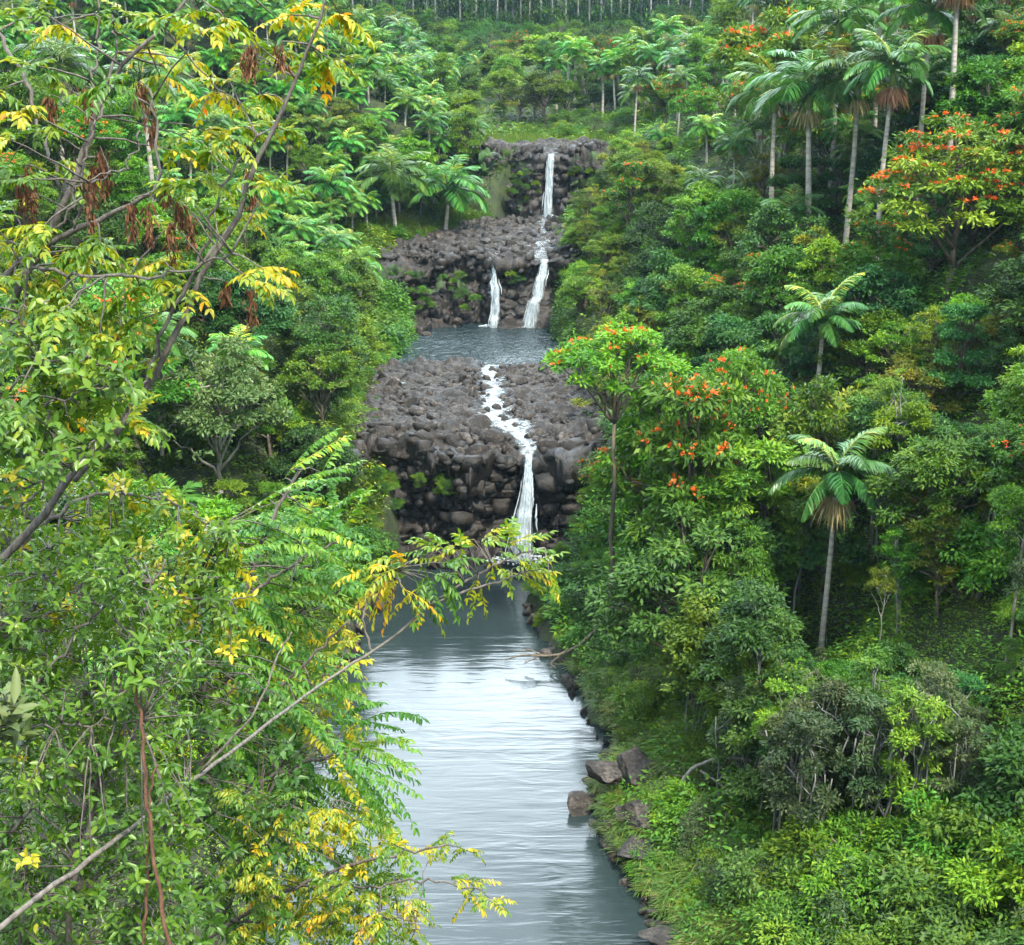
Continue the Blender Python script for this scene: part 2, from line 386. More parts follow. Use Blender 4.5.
# ================================================================ THE VALLEY
def pl(y, tab):
    t = np.asarray(tab, float)
    return np.interp(y, t[:, 0], t[:, 1])
XL = [(20, -9), (60, -9), (68, -9.2), (75, -8.2), (82, -7.5), (84, -8.2), (95, -10.2), (106, -10.5), (115, -9.2), (122, -9.5), (125, -12), (130, -12), (138, -8), (148, -2.5), (153, -.8), (160, -3), (180, -5), (230, -8), (300, -20), (420, -40)]
XR = [(20, 8), (43, 5.6), (46, 4.7), (49, 4), (53, 3.3), (57, 4.8), (60, 4.1), (68, 2.3), (75, 1.3), (82, 4.5), (84, 5.2), (95, 6.5), (108, 5.5), (115, 4.4), (124, 4.4), (126, 5.2), (138, 4.7), (148, 5.5), (152, 10.5), (158, 11.5), (180, 13), (230, 20), (300, 40), (420, 60)]
ZL = [(-20, .2), (60, .2), (76, .8), (84, 5.6), (95, 6.9), (108, 7.3), (120, 8.5), (127, 12.3), (140, 13.4), (149, 14), (155, 19.8), (176, 21.3), (190, 22.5), (230, 26), (280, 33.5), (300, 36), (330, 40), (420, 56)]
BED = [(0, -1.2), (84.5, -1.2), (86.5, 6.4), (104, 6.9), (106, 6.2), (127, 6.2), (129, 12.2), (145, 13), (147, 12.8), (153.5, 12.8)]
def terrain(x, y):
    x = np.asarray(x, float); y = np.asarray(y, float)
    zl = pl(y, ZL)
    jag = fbm(np.stack([x * .0, y * .55, y * 0], -1).reshape(-1, 3), 3, 5).reshape(y.shape) * .55
    dl = pl(y, XL) - x + jag; dr = x - pl(y, XR) + jag
    sl_ = pl(y, [(0, .78), (100, .72), (130, .58), (170, .62), (215, .55), (260, .2), (420, .1)])
    flat = pl(y, [(0, 1), (95, 1.5), (120, 3), (132, 6), (150, 5), (165, 2), (300, 3)])
    zl_l = zl + .25 * np.minimum(dl, flat) + sl_ * np.maximum(dl - flat, 0)
    sr1 = pl(y, [(0, .36), (100, .38), (140, .5), (200, .45), (260, .2), (420, .1)])
    sr2 = pl(y, [(0, .55), (100, .55), (140, .3), (200, .15), (260, .05), (420, 0)])
    zl_r = zl + sr1 * dr + sr2 * np.maximum(dr - 8, 0)
    zi = np.where(y < 153.5, pl(y, BED) - 1.6, zl - 2.6)
    z = np.where(dl > 0, zl_l, np.where(dr > 0, zl_r, zi))
    # soft shoulder at the banks
    dm = np.maximum(dl, dr)
    k = np.clip((dm + 1.2) / 1.4, 0, 1); k = k * k * (3 - 2 * k)
    z = np.where(dm < .2, zi * (1 - k) + (zl + .1) * k, z)
    # beyond the top fall the floor closes to a meadow
    m = np.clip((y - 153.5) / 1.5, 0, 1) * np.clip((dm < .2), 0, 1)
    z = np.where(m > 0, z * (1 - m) + (zl + .12) * m, z)
    # the lookout slope the camera stands on
    n = fbm(np.stack([x * .12, y * .12, x * 0], -1).reshape(-1, 3), 4, 11).reshape(y.shape)
    hill = 28.3 - .98 * np.maximum(y - .6, 0) + np.clip(-x - 2.5, 0, 8) * .35
    hill = hill - np.clip(x - 1, 0, 30) * .5
    hill = np.minimum(hill, 28.4)
    z = z + n * np.clip(dm / 6, 0, 1) * 1.1
    hill = np.where(y > 0, hill, 28.4)
    return np.maximum(z, hill)
def tz(x, y):
    return float(terrain(np.array([x]), np.array([y]))[0])

def grid_mesh(name, X, Y, Z, mat, tint=0.5, smooth=True):
    ny, nx = X.shape
    mb = MB()
    i = np.arange(ny - 1)[:, None] * nx; j = np.arange(nx - 1)[None]
    Q = np.stack([i + j, i + j + 1, i + nx + j + 1, i + nx + j], -1).reshape(-1, 4)
    mb.add(np.stack([X, Y, Z], -1).reshape(-1, 3), Q, tint=np.broadcast_to(tint, X.shape).ravel() if np.ndim(tint) else tint)
    return mb.mesh(name, mat, smooth)
xs = np.concatenate([np.arange(-160, -60, 5.), np.arange(-60, 50, .7), np.arange(50, 161, 5.)])
ys = np.concatenate([np.arange(-15, 200, .8), np.arange(200, 430, 3.)])
X, Y = np.meshgrid(xs, ys)
tag(link('hills', grid_mesh('hills', X, Y, terrain(X, Y), M['ground'])), kind='structure')

# ---------------------------------------------------------------- rocky river bed with its three steps
PATH = np.array([(36, -1.3), (60, -1.3), (80.8, -1.1), (82.2, .2), (83.4, 1.0), (83.9, 3.0), (83.6, 5.0), (82.9, 6.0), (83.4, 6.65), (88, 6.9), (98, 7.0), (106.2, 7.1), (107.6, 6.5), (122.5, 6.4), (124.3, 7.4), (126, 9.3), (126.2, 11.2), (125.6, 12.3), (126.6, 12.75), (135, 13.2), (147.5, 13.9), (149, 13.2), (151, 13.2), (152.4, 15), (153, 18.5), (152.4, 19.9), (153.3, 20.4), (160, 20.9)])
seg = np.linalg.norm(np.diff(PATH, axis=0), axis=1); cum = np.concatenate([[0], np.cumsum(seg)])
S = np.concatenate([np.arange(0, cum[2], .5), np.arange(cum[2], cum[-1], .16)])
py_ = np.interp(S, cum, PATH[:, 0]); pz_ = np.interp(S, cum, PATH[:, 1])
NX = 170
u = np.linspace(0, 1, NX)
xl_ = pl(py_, XL) - 2.6; xr_ = pl(py_, XR) + 2.6
BX = xl_[:, None] + (xr_ - xl_)[:, None] * u[None]
BY = np.broadcast_to(py_[:, None], BX.shape).copy(); BZ = np.broadcast_to(pz_[:, None], BX.shape).copy()
ty = np.gradient(py_); tzz = np.gradient(pz_); ln = np.hypot(ty, tzz); ny_, nz_ = -tzz / ln, ty / ln
steep = np.clip(np.abs(tzz) / ln, 0, 1)[:, None]
P0 = np.stack([BX, BY, BZ], -1).reshape(-1, 3)
d1, i1 = cells(P0 / 1.15, 3); d2, i2 = cells(P0 / [.5, .5, .5], 9); d3, i3 = cells(P0 / .27, 14)
big = np.clip(fbm(P0 * .3, 2, 88) + .6, .25, 1.2)
lump = ((.75 - d1) * 1.0 * big + i1 * .6 * big + (.7 - d2) * .36 + i2 * .12 + (.7 - d3) * .13 + fbm(P0 * .35, 4, 2) * .4).reshape(BX.shape)
# big lips and ledges along the cliffs
slab = vnoise(np.stack([P0[:, 0] * .5 + P0[:, 1] * .22, P0[:, 1] * .42, P0[:, 2] * 0], 1), 77).reshape(BX.shape)
lump = lump + np.round(slab * 2.5) * .16
ledge = (vnoise(P0 * [.28, .28, 1.1], 21).reshape(BX.shape) * .55) * steep
# stream channel over the shelves
STREAM = [(82.9, 1.05), (85, .9), (88, -.2), (91, -1.4), (94, -1.2), (98, -1.5), (102, -1.7), (107.5, -1.9)]
CH2 = [(126, 2.5), (132, 3.0), (138, 3.2), (147, 3.2)]
sx_ = np.where(BY < 115, pl(BY, STREAM), pl(BY, CH2))
wid = np.where(BY < 86, .5, 1.15)
chan = np.exp(-((BX - sx_) / wid) ** 2) * ((BY > 82.4) & (BY < 108.5) | (BY > 125.3) & (BY < 148))
inpool = ((pz_ < 0)[:, None] | ((py_ > 108) & (py_ < 123.5))[:, None] | ((py_ > 148.6) & (py_ < 151.5))[:, None])
amp = np.where(inpool, .35, .55 + .45 * steep)
disp = (lump * amp + ledge - .45 * chan * (1 - steep))
BY2 = BY + ny_[:, None] * disp; BZ2 = BZ + nz_[:, None] * disp
for yc, half in ((83.2, 5.5), (125.8, 6), (152.6, 4)):
    wy = np.exp(-((BY - yc) / half) ** 4)
    wv = fbm(np.stack([BX * .32, BX * 0 + yc, BX * 0], -1).reshape(-1, 3), 3, 55).reshape(BX.shape)
    st2 = np.round(vnoise(np.stack([BX * .5, BX * 0 + yc * 3, BX * 0], -1).reshape(-1, 3), 56).reshape(BX.shape) * 2) * .55
    near = np.exp(-((BX - {83.2: 1.0, 125.8: .8, 152.6: 4.0}[yc]) / 2.2) ** 2)
    BY2 = BY2 + wy * (wv * 1.5 + st2) * (1 - near)
    up_ = np.clip((BZ - {83.2: 2, 125.8: 8.5, 152.6: 15}[yc]) / 3, 0, 1)
    BZ2 = BZ2 + wy * up_ * (vnoise(np.stack([BX * .38, BX * 0 + yc * 5, BX * 0], -1).reshape(-1, 3), 57).reshape(BX.shape) * .75) * (1 - near)
BX2 = BX + fbm(P0 * .9, 3, 31).reshape(BX.shape) * .18
side = np.minimum(u, 1 - u)[None] * (xr_ - xl_)[:, None]
mossy = np.clip(.18 + .5 * steep + .35 * np.clip(1 - side / 5, 0, 1) - .1, 0, .75) * np.ones_like(BX)
mossy = np.where(BY > 150, mossy + .12, mossy)
wetn = .25 * fbm(P0 * .8, 3, 91).reshape(BX.shape)
mossy = np.where((BY < 84.2) & (steep > .35), np.where(np.abs(BX) > 5, -.2, -.62) + wetn, mossy)
mossy = np.where((BY > 123.5) & (BY < 127) & (steep > .4) & (BX > -4), np.minimum(mossy, -.3 + 1.6 * wetn), mossy)
mossy = np.where((BY > 150) & (BY < 153.6) & (steep > .4), np.where(np.abs(BX - 4) < 2.2, -.5, mossy - .05) + wetn, mossy)
mossy = np.where(chan > .25, np.minimum(mossy, -.45), mossy)
tag(link('rocky_terrain', grid_mesh('rocky_terrain', BX2, BY2, BZ2, M['rock'], mossy, False)), kind='structure')

# ---------------------------------------------------------------- water
def sheet(name, x0, x1, y0, y1, z, mat, n=2):
    X, Y = np.meshgrid(np.linspace(x0, x1, n), np.linspace(y0, y1, n))
    return tag(link(name, grid_mesh(name, X, Y, X * 0 + z, mat)), kind='structure')
sheet('lower_pool_water', -13, 11, 24, 84.2, 0.0, M['pool'])
sheet('middle_pool_water', -15, 9, 106.2, 125.6, 7.12, M['pool2'])
sheet('upper_pool_water', -3.5, 9, 147.6, 152.6, 13.86, M['pool2'])

def stream(name, tab, y0, y1, zoff, w, seed, widths=None, cov=.64):
    yy = np.arange(y0, y1, .2); k = 11
    uu = np.linspace(-1, 1, k)
    cx = pl(yy, tab) + fbm(np.stack([yy * .5, yy * 0, yy * 0], 1), 2, seed) * .35
    ww = (pl(yy, widths) if widths else w) * (1 + .45 * vnoise(np.stack([yy * .7, yy * 0 + 5, yy * 0], 1), seed + 3))
    X = cx[:, None] + uu[None] * ww[:, None]; Y = np.broadcast_to(yy[:, None], X.shape)
    zz = np.interp(yy, PATH[6:, 0], PATH[6:, 1])
    Z = zz[:, None] + zoff + fbm(np.stack([X * 1.4, Y * 1.4, X * 0], -1).reshape(-1, 3), 3, seed + 7).reshape(X.shape) * .16
    t = cov - .36 * np.abs(uu)[None] ** 2 + 0 * X
    tag(link(name, grid_mesh(name, X, Y, Z, M['foam'], t)), kind='structure')
stream('stream_water', STREAM, 83.2, 106.8, .28, 1.2, 41, [(82.7, .45), (85, .9), (89, 2.2), (93, 1.5), (97, .8), (102, .8), (106.8, .8)], .7)
stream('side_stream_water', [(98, -8.2), (102, -8.8), (106.8, -6.2)], 98, 106.8, .2, .8, 52)
stream('upper_stream_water', CH2, 125.9, 148, .3, 1.0, 63, [(125.9, .9), (130, .7), (138, .5), (148, .9)], .5)
stream('shelf_stream_water', [(125.9, -1.55), (128, -1.3), (131, .4), (134, 2.8)], 125.9, 134, .25, .4, 74)

def waterfall(label, x0, y0, z0, x1, y1, z1, w0, w1, seed, steps=(), splash=.8, strands=26):
    """a falling sheet with body: two wavy layers and separate strands in front, plus the foam at its foot"""
    rng = np.random.default_rng(seed)
    mb = MB(); n, k = 46, 13
    t = np.linspace(0, 1, n)
    def line(t, off=0.0):
        yy = y0 + (y1 - y0) * np.sqrt(np.clip(t, 0, 1)) - off
        xx = x0 + (x1 - x0) * t ** 1.2
        for ts, amt in steps:
            s = np.clip((t - ts) / .06, 0, 1); xx = xx + amt[0] * s; yy = yy + amt[1] * s
        return xx, yy, z0 + (z1 - z0) * t
    for lay in range(2):
        xx, yy, zz = line(t, lay * .14)
        ww = (w0 + (w1 - w0) * t ** 1.3) * (1 if lay == 0 else .8)
        uu = np.linspace(-1, 1, k)
        X = xx[:, None] + uu[None] * ww[:, None] * .5
        wob = fbm(np.stack([X * 3, X * 0 + lay * 9, zz[:, None] * .5 + X * 0], -1).reshape(-1, 3), 3, seed).reshape(X.shape)
        Y = yy[:, None] + wob * .14 - .22 * (1 - uu[None] ** 2); Z = zz[:, None] + 0 * X
        tt = .74 - .4 * np.abs(uu[None]) ** 2.2 + .12 * wob - .12 * t[:, None] * (lay == 0)
        i = np.arange(n - 1)[:, None] * k; j = np.arange(k - 1)[None]
        Q = np.stack([i + j, i + j + 1, i + k + j + 1, i + k + j], -1).reshape(-1, 4)
        mb.add(np.stack([X, Y, Z], -1).reshape(-1, 3), Q, tint=tt.ravel())
    for s in range(strands):
        a, b = sorted(rng.uniform(0, 1, 2)); b = max(b, a + .25)
        tt = np.linspace(a, min(b, 1), 12); xx, yy, zz = line(tt, .1 + rng.uniform(0, .18))
        ww = (w0 + (w1 - w0) * tt ** 1.3) * .5
        o = rng.normal(0, .45)
        pts = np.stack([xx + o * ww + rng.normal(0, .015, 12), yy, zz], 1)
        r = rng.uniform(.018, .05) * (1 + (w1 > 1) * .5) * np.sin(np.linspace(.25, 2.9, 12))
        tube(mb, pts, r, 5, 1.0)
    e = link('waterfall', None); e.location = (x1, y1, z1); e.empty_display_size = .2
    tag(e, label, 'waterfall')
    for v in mb.V: v -= np.array([x1, y1, z1])
    link('falling_water', mb.mesh('falling_water', M['fall'], True), e)
    f = MB()
    nb = 150
    an = rng.uniform(0, 2 * math.pi, nb); rr = rng.uniform(0, 1, nb) ** .7
    P = np.stack([np.cos(an) * rr * (w1 * .5 + splash), np.sin(an) * rr * splash * .7 - .25, (1 - rr) ** 1.5 * splash * .6 * rng.uniform(.1, 1, nb) + .02], 1)
    D = unit(np.stack([np.cos(an), np.sin(an), .25 + 0 * an], 1))
    leaves(f, P, D, unit(rng.normal(0, .3, (nb, 3)) + [0, 0, 1]), rng.uniform(.12, .34, nb), rng.uniform(.08, .22, nb), LEAF6, 1.0)
    link('foam', f.mesh('foam', M['fall'], True), e)
waterfall('tall single white waterfall plunging from the highest dark cliff below the meadow', 4.15, 152.3, 20.45, 3.75, 151.0, 13.86, .75, 1.25, 1, strands=44)
waterfall('narrow left one of the two middle waterfalls, a thin broken white ribbon', -1.55, 125.7, 12.55, -1.65, 124.0, 7.12, .55, 1.2, 2, [(.3, (.18, -.15)), (.82, (-.15, -.3))], .6, 22)
waterfall('wider right one of the two middle waterfalls, stepped and slanting into the pool', 2.9, 125.8, 12.9, 1.9, 123.9, 7.12, .8, 1.9, 3, [(.22, (-.15, -.2)), (.55, (-.25, -.3))], .9, 34)
waterfall('lowest waterfall flaring out of the boulder shelf into the long lower pool', 1.05, 83.0, 6.75, .55, 80.9, .6, .5, 2.0, 4, [(.5, (-.05, -.2))], 1.0, 38)

# ---------------------------------------------------------------- boulders
def ico(sub):
    import bmesh
    bm = bmesh.new(); bmesh.ops.create_icosphere(bm, subdivisions=sub, radius=1)
    V = np.array([v.co[:] for v in bm.verts]); T = np.array([[v.index for v in f.verts] for f in bm.faces]); bm.free()
    return V, T
def rock_mesh(seed, sub=4, sharp=.5, moss=.1):
    rng = np.random.default_rng(seed)
    V, T = ico(sub)
    for k in range(11):                                    # chop with random planes: angular faces
        n = unit(rng.normal(0, 1, 3)); d = rng.uniform(.36, .8)
        e = V @ n - d
        V = V - np.maximum(e, 0)[:, None] * n * .99
    V = V * rng.uniform(.75, 1.25, 3) * [1.1, 1, .8]
    V = V + unit(V) * (fbm(V * 1.6 + seed * 7, 4, seed) * .07)[:, None]
    V = V + unit(V) * (fbm(V * 6 + seed * 3, 3, seed + 5) * .03)[:, None]
    mb = MB(); mb.add(V, T=T, tint=moss)
    return mb.mesh('boulder', M['boulder'])
ROCKS = [rock_mesh(100 + k, 3) for k in range(9)]
BIGROCKS = [rock_mesh(200 + k, 5, moss=.42 if k % 2 else .3) for k in range(6)]
IDX = {}; RN = [0]; ROCKSKIP = set([2, 3, 4, 6, 8, 9, 10, 11, 13, 17, 18, 20, 21, 23, 28, 29, 31, 32, 33, 34, 37, 41, 42, 43, 44, 45, 46, 47, 49, 51, 52, 53, 55, 56, 57, 58, 59, 60, 63, 66, 68, 69, 70, 71, 73, 74, 75, 76, 77, 80, 81, 85, 87, 88, 90, 91, 92, 95, 96, 97, 100, 101, 102, 103, 109, 110, 112, 115, 117, 118, 119, 120, 121, 122, 123, 125, 126, 128, 130, 132, 133, 136, 137, 138, 140, 141, 142, 145, 147, 148, 150, 151, 152, 153, 155, 157, 159, 161, 162, 163, 165, 167, 168, 170, 172, 178, 179, 181, 182, 184, 186, 191, 193, 196, 197, 199, 201, 204, 206, 208, 209, 210, 219, 220, 227, 230, 231, 239, 247, 250, 252, 253, 254, 255, 257, 259, 261, 264, 267, 275, 281, 284, 357, 286, 287, 288, 289, 290, 292, 293, 297, 301, 303, 305, 308, 310, 311, 312, 313, 314, 317, 318, 320, 322, 323, 324, 326, 327, 332, 334, 335, 337, 338, 339, 340, 344, 345, 349, 350, 351, 361, 363, 364, 365, 368, 370, 371, 376, 378, 380, 381, 383, 385, 386, 387, 388, 389, 391, 392, 393, 394, 395, 396, 397, 400, 402, 404, 407, 410, 411, 412, 414, 415, 417, 419, 420, 422, 424, 425, 428, 429, 433, 436, 438, 442, 444, 445, 447, 448, 449, 450, 451, 452, 453, 457, 458, 462, 463, 465, 467, 469, 471, 473, 474, 475, 476, 477, 480, 481, 484, 485, 486, 487, 488, 489, 491, 492, 493, 494, 495, 497, 498, 499, 500, 503, 504, 507, 510, 511, 516, 518, 521, 525, 526, 527, 530, 535, 540, 542, 543])
def one_rock(me, loc, s, rng, label, group=None, name='boulder'):
    RN[0] += 1
    if RN[0] in ROCKSKIP:                                         # out of sight behind others
        rng.uniform(0, 1, 5 if group else 3); return None
    o = link(name, me); o.location = loc; IDX[o.name] = RN[0]
    o.rotation_euler = tuple(rng.uniform(0, 6.28, 3)) if group else (rng.uniform(-.2, .2), rng.uniform(-.2, .2), rng.uniform(0, 6.28))
    o.scale = s if isinstance(s, (tuple, list)) else (s, s * rng.uniform(.8, 1.2), s * rng.uniform(.7, 1.1))
    return tag(o, label, 'rock', group)
def hull(rng, npt=20):
    """an angular broken stone: the convex hull of a few points"""
    import bmesh
    bm = bmesh.new()
    for p in unit(rng.normal(0, 1, (npt, 3))) * rng.uniform(.72, 1.0, (npt, 1)):
        bm.verts.new(np.sign(p) * np.abs(p) ** .75)
    bmesh.ops.convex_hull(bm, input=bm.verts)
    for v in [v for v in bm.verts if not v.link_faces]: bm.verts.remove(v)
    bmesh.ops.triangulate(bm, faces=bm.faces); bm.verts.index_update()
    V = np.array([v.co[:] for v in bm.verts]); T = np.array([[v.index for v in f.verts] for f in bm.faces]); bm.free()
    return V, T
def rubble(seed, n, y0, y1, xa, xb, smin, smax, avoid):
    """the countless small broken stones between the boulders"""
    rng = np.random.default_rng(seed); shapes = []
    for k in range(14):
        V, T = hull(rng); shapes.append((V * rng.uniform(.7, 1.3, 3), T))
    mb = MB(); c = 0
    while c < n:
        y = rng.uniform(y0, y1); x = rng.uniform(pl(y, XL) - xa, pl(y, XR) + xb)
        if abs(x - avoid(y)) < .6 and rng.random() < .75: continue
        s = smin + (smax - smin) * rng.random() ** 2
        a = rng.uniform(0, 6.28, 3); ca, sa = np.cos(a), np.sin(a)
        Rm = np.array([[ca[0], -sa[0], 0], [sa[0], ca[0], 0], [0, 0, 1]]) @ np.array([[1, 0, 0], [0, ca[1], -sa[1]], [0, sa[1], ca[1]]])
        z = float(np.interp(y, PATH[6:, 0], PATH[6:, 1]))
        mb.add(shapes[c % 14][0] @ Rm.T * s + [x, y, z + .16 + s * rng.uniform(-.2, .4)], T=shapes[c % 14][1], tint=rng.uniform(-.3, .25)); c += 1
    tag(link('rubble', mb.mesh('rubble', M['boulder'])), kind='stuff')
def broken_faces(seed, n):
    """jointed blocks standing out of the three cliff faces and their lips"""
    rng = np.random.default_rng(seed); mb = MB(); c = 0; hs = [hull(rng, 14) for _ in range(24)]
    rows = np.where((py_ > 81) & (py_ < 85.5) | (py_ > 123.8) & (py_ < 128) | (py_ > 151.2) & (py_ < 154.5))[0]
    while c < n:
        i = rows[rng.integers(0, len(rows))]; j = rng.integers(6, NX - 6)
        x, y, z = BX2[i, j], BY2[i, j], BZ2[i, j]
        fx = 1.0 if y < 100 else (2.6 if y < 140 else 4.1)
        if abs(x - fx) < .95 or (100 < y < 140 and abs(x + 1.6) < .6) or z < .1: continue
        V, T0 = hs[c % 24]
        sc = (.16 + .5 * rng.random() ** 1.6) * rng.uniform([.9, .6, .8], [1.9, 1.0, 1.6])
        a = rng.uniform(-.5, .5); b = rng.uniform(0, 6.28)
        V = V @ np.array([[math.cos(b), -math.sin(b), 0], [math.sin(b), math.cos(b), 0], [0, 0, 1]]) * sc
        V = V @ np.array([[1, 0, 0], [0, math.cos(a), -math.sin(a)], [0, math.sin(a), math.cos(a)]])
        mb.add(V + [x, y - .05, z], T=T0, tint=rng.uniform(-.65, -.15) if steep[i, 0] > .4 else rng.uniform(-.3, .2)); c += 1
    tag(link('rubble', mb.mesh('rubble', M['rock'])), kind='stuff')
broken_faces(83, 900)
rubble(81, 1500, 83.4, 106.4, .8, 1.2, .12, .42, lambda y: pl(y, STREAM))
rubble(82, 700, 126.5, 148, .4, .4, .18, .5, lambda y: pl(y, CH2))
rng = np.random.default_rng(7)
def bedz(x, y):
    return float(np.interp(y, PATH[6:, 0], PATH[6:, 1]))
n = 0
while n < 210:
    y = rng.uniform(83.6, 105.8); x = rng.uniform(pl(y, XL) - .6, pl(y, XR) + .8)
    s = rng.uniform(.2, .5) * (1.8 if rng.random() < .25 else 1)
    if abs(x - pl(y, STREAM)) < .7 and rng.random() < .8: continue
    one_rock(ROCKS[n % 9], (x, y, bedz(x, y) + .12 + s * .2), s, rng, 'brown-grey lava boulder lying on the rocky shelf between lowest fall and middle pool', 'boulders on the shelf above the lowest waterfall')
    n += 1
n = 0
while n < 75:
    y = rng.uniform(127, 147.5); x = rng.uniform(pl(y, XL) - .3, pl(y, XR) + .3)
    s = rng.uniform(.3, .8)
    if abs(x - pl(y, CH2)) < .7 and rng.random() < .8: continue
    one_rock(ROCKS[n % 9], (x, y, bedz(x, y) + .15 + s * .2), s, rng, 'grey lava boulder on the upper shelf between the twin falls and the top fall', 'boulders on the shelf above the twin waterfalls')
    n += 1
n = 0
while n < 40:                                             # fallen blocks at the foot of the lowest cliff
    y = rng.uniform(80.6, 82.3); x = rng.uniform(pl(y, XL) - .5, pl(y, XR) + 1)
    if abs(x - .6) < 1.1: continue
    s = rng.uniform(.25, .65)
    one_rock(ROCKS[n % 9], (x, y, s * .25 + max(0, (y - 81.4) * .7)), s, rng, 'wet dark block fallen at the foot of the lowest cliff', 'fallen blocks below the lowest cliff', 'rock_block')
    n += 1
n = 0
while n < 26:
    y = rng.uniform(119.5, 125); x = rng.uniform(-11.5, -5) if rng.random() < .8 else rng.uniform(3.6, 5.2)
    s = rng.uniform(.3, .75)
    if x > -7 and y < 122.5: continue
    one_rock(ROCKS[n % 9], (x, y, 7.0 + s * .25), s, rng, 'dark rock on the ledge at the edge of the middle pool', 'rocks edging the middle pool', 'shore_rock')
    n += 1
# right bank of the lower pool, the big ones first
def px_rock(px, py, y, s, k, label):
    p = at_y(px, py, y); one_rock(BIGROCKS[k], p, s, rng, label)
px_rock(640, 768, 53.2, (1.5, 1.4, 1.25), 0, 'big mossy brown boulder, the farther of two jutting into the lower pool')
px_rock(606, 772, 52.2, (.95, .9, .95), 1, 'dark boulder at the water edge, tip of the point in the lower pool')
px_rock(638, 815, 49.6, (1.25, 1.15, 1.2), 2, 'big dark purple-grey boulder, the nearer of two overhanging the lower pool')
px_rock(640, 850, 47.8, (1.2, .9, .5), 3, 'flat rock ledge in the water under the dark boulder')
px_rock(708, 808, 50.5, (1.2, 1.0, 1.7), 4, 'dark rock outcrop standing in the grass above the right bank')
px_rock(745, 925, 44.5, (.7, .6, 1.2), 5, 'dark upright rock among grass at the bottom of the right bank')
px_rock(672, 935, 42.6, (1.0, .8, .45), 3, 'pale rock slab at the water edge at the bottom of the picture')
n = 0
while n < 150:
    y = rng.uniform(41, 81); x = pl(y, XR) + rng.uniform(-.6, .9); s = rng.uniform(.14, .45) * (1.9 if rng.random() < .22 else 1)
    one_rock(ROCKS[n % 9], (x, y, rng.uniform(-.05, .22) + max(0, (x - pl(y, XR)) * .5)), s, rng, 'brown rock along the right shore of the lower pool', 'rocks along the right shore', 'shore_rock')
    n += 1
n = 0
while n < 36:
    y = rng.uniform(63, 81); x = pl(y, XL) + rng.uniform(-.5, .8); s = rng.uniform(.2, .6)
    one_rock(ROCKS[n % 9], (x, y, rng.uniform(0, .3)), s, rng, 'brown rock along the left shore of the lower pool', 'rocks along the left shore', 'shore_rock')
    n += 1
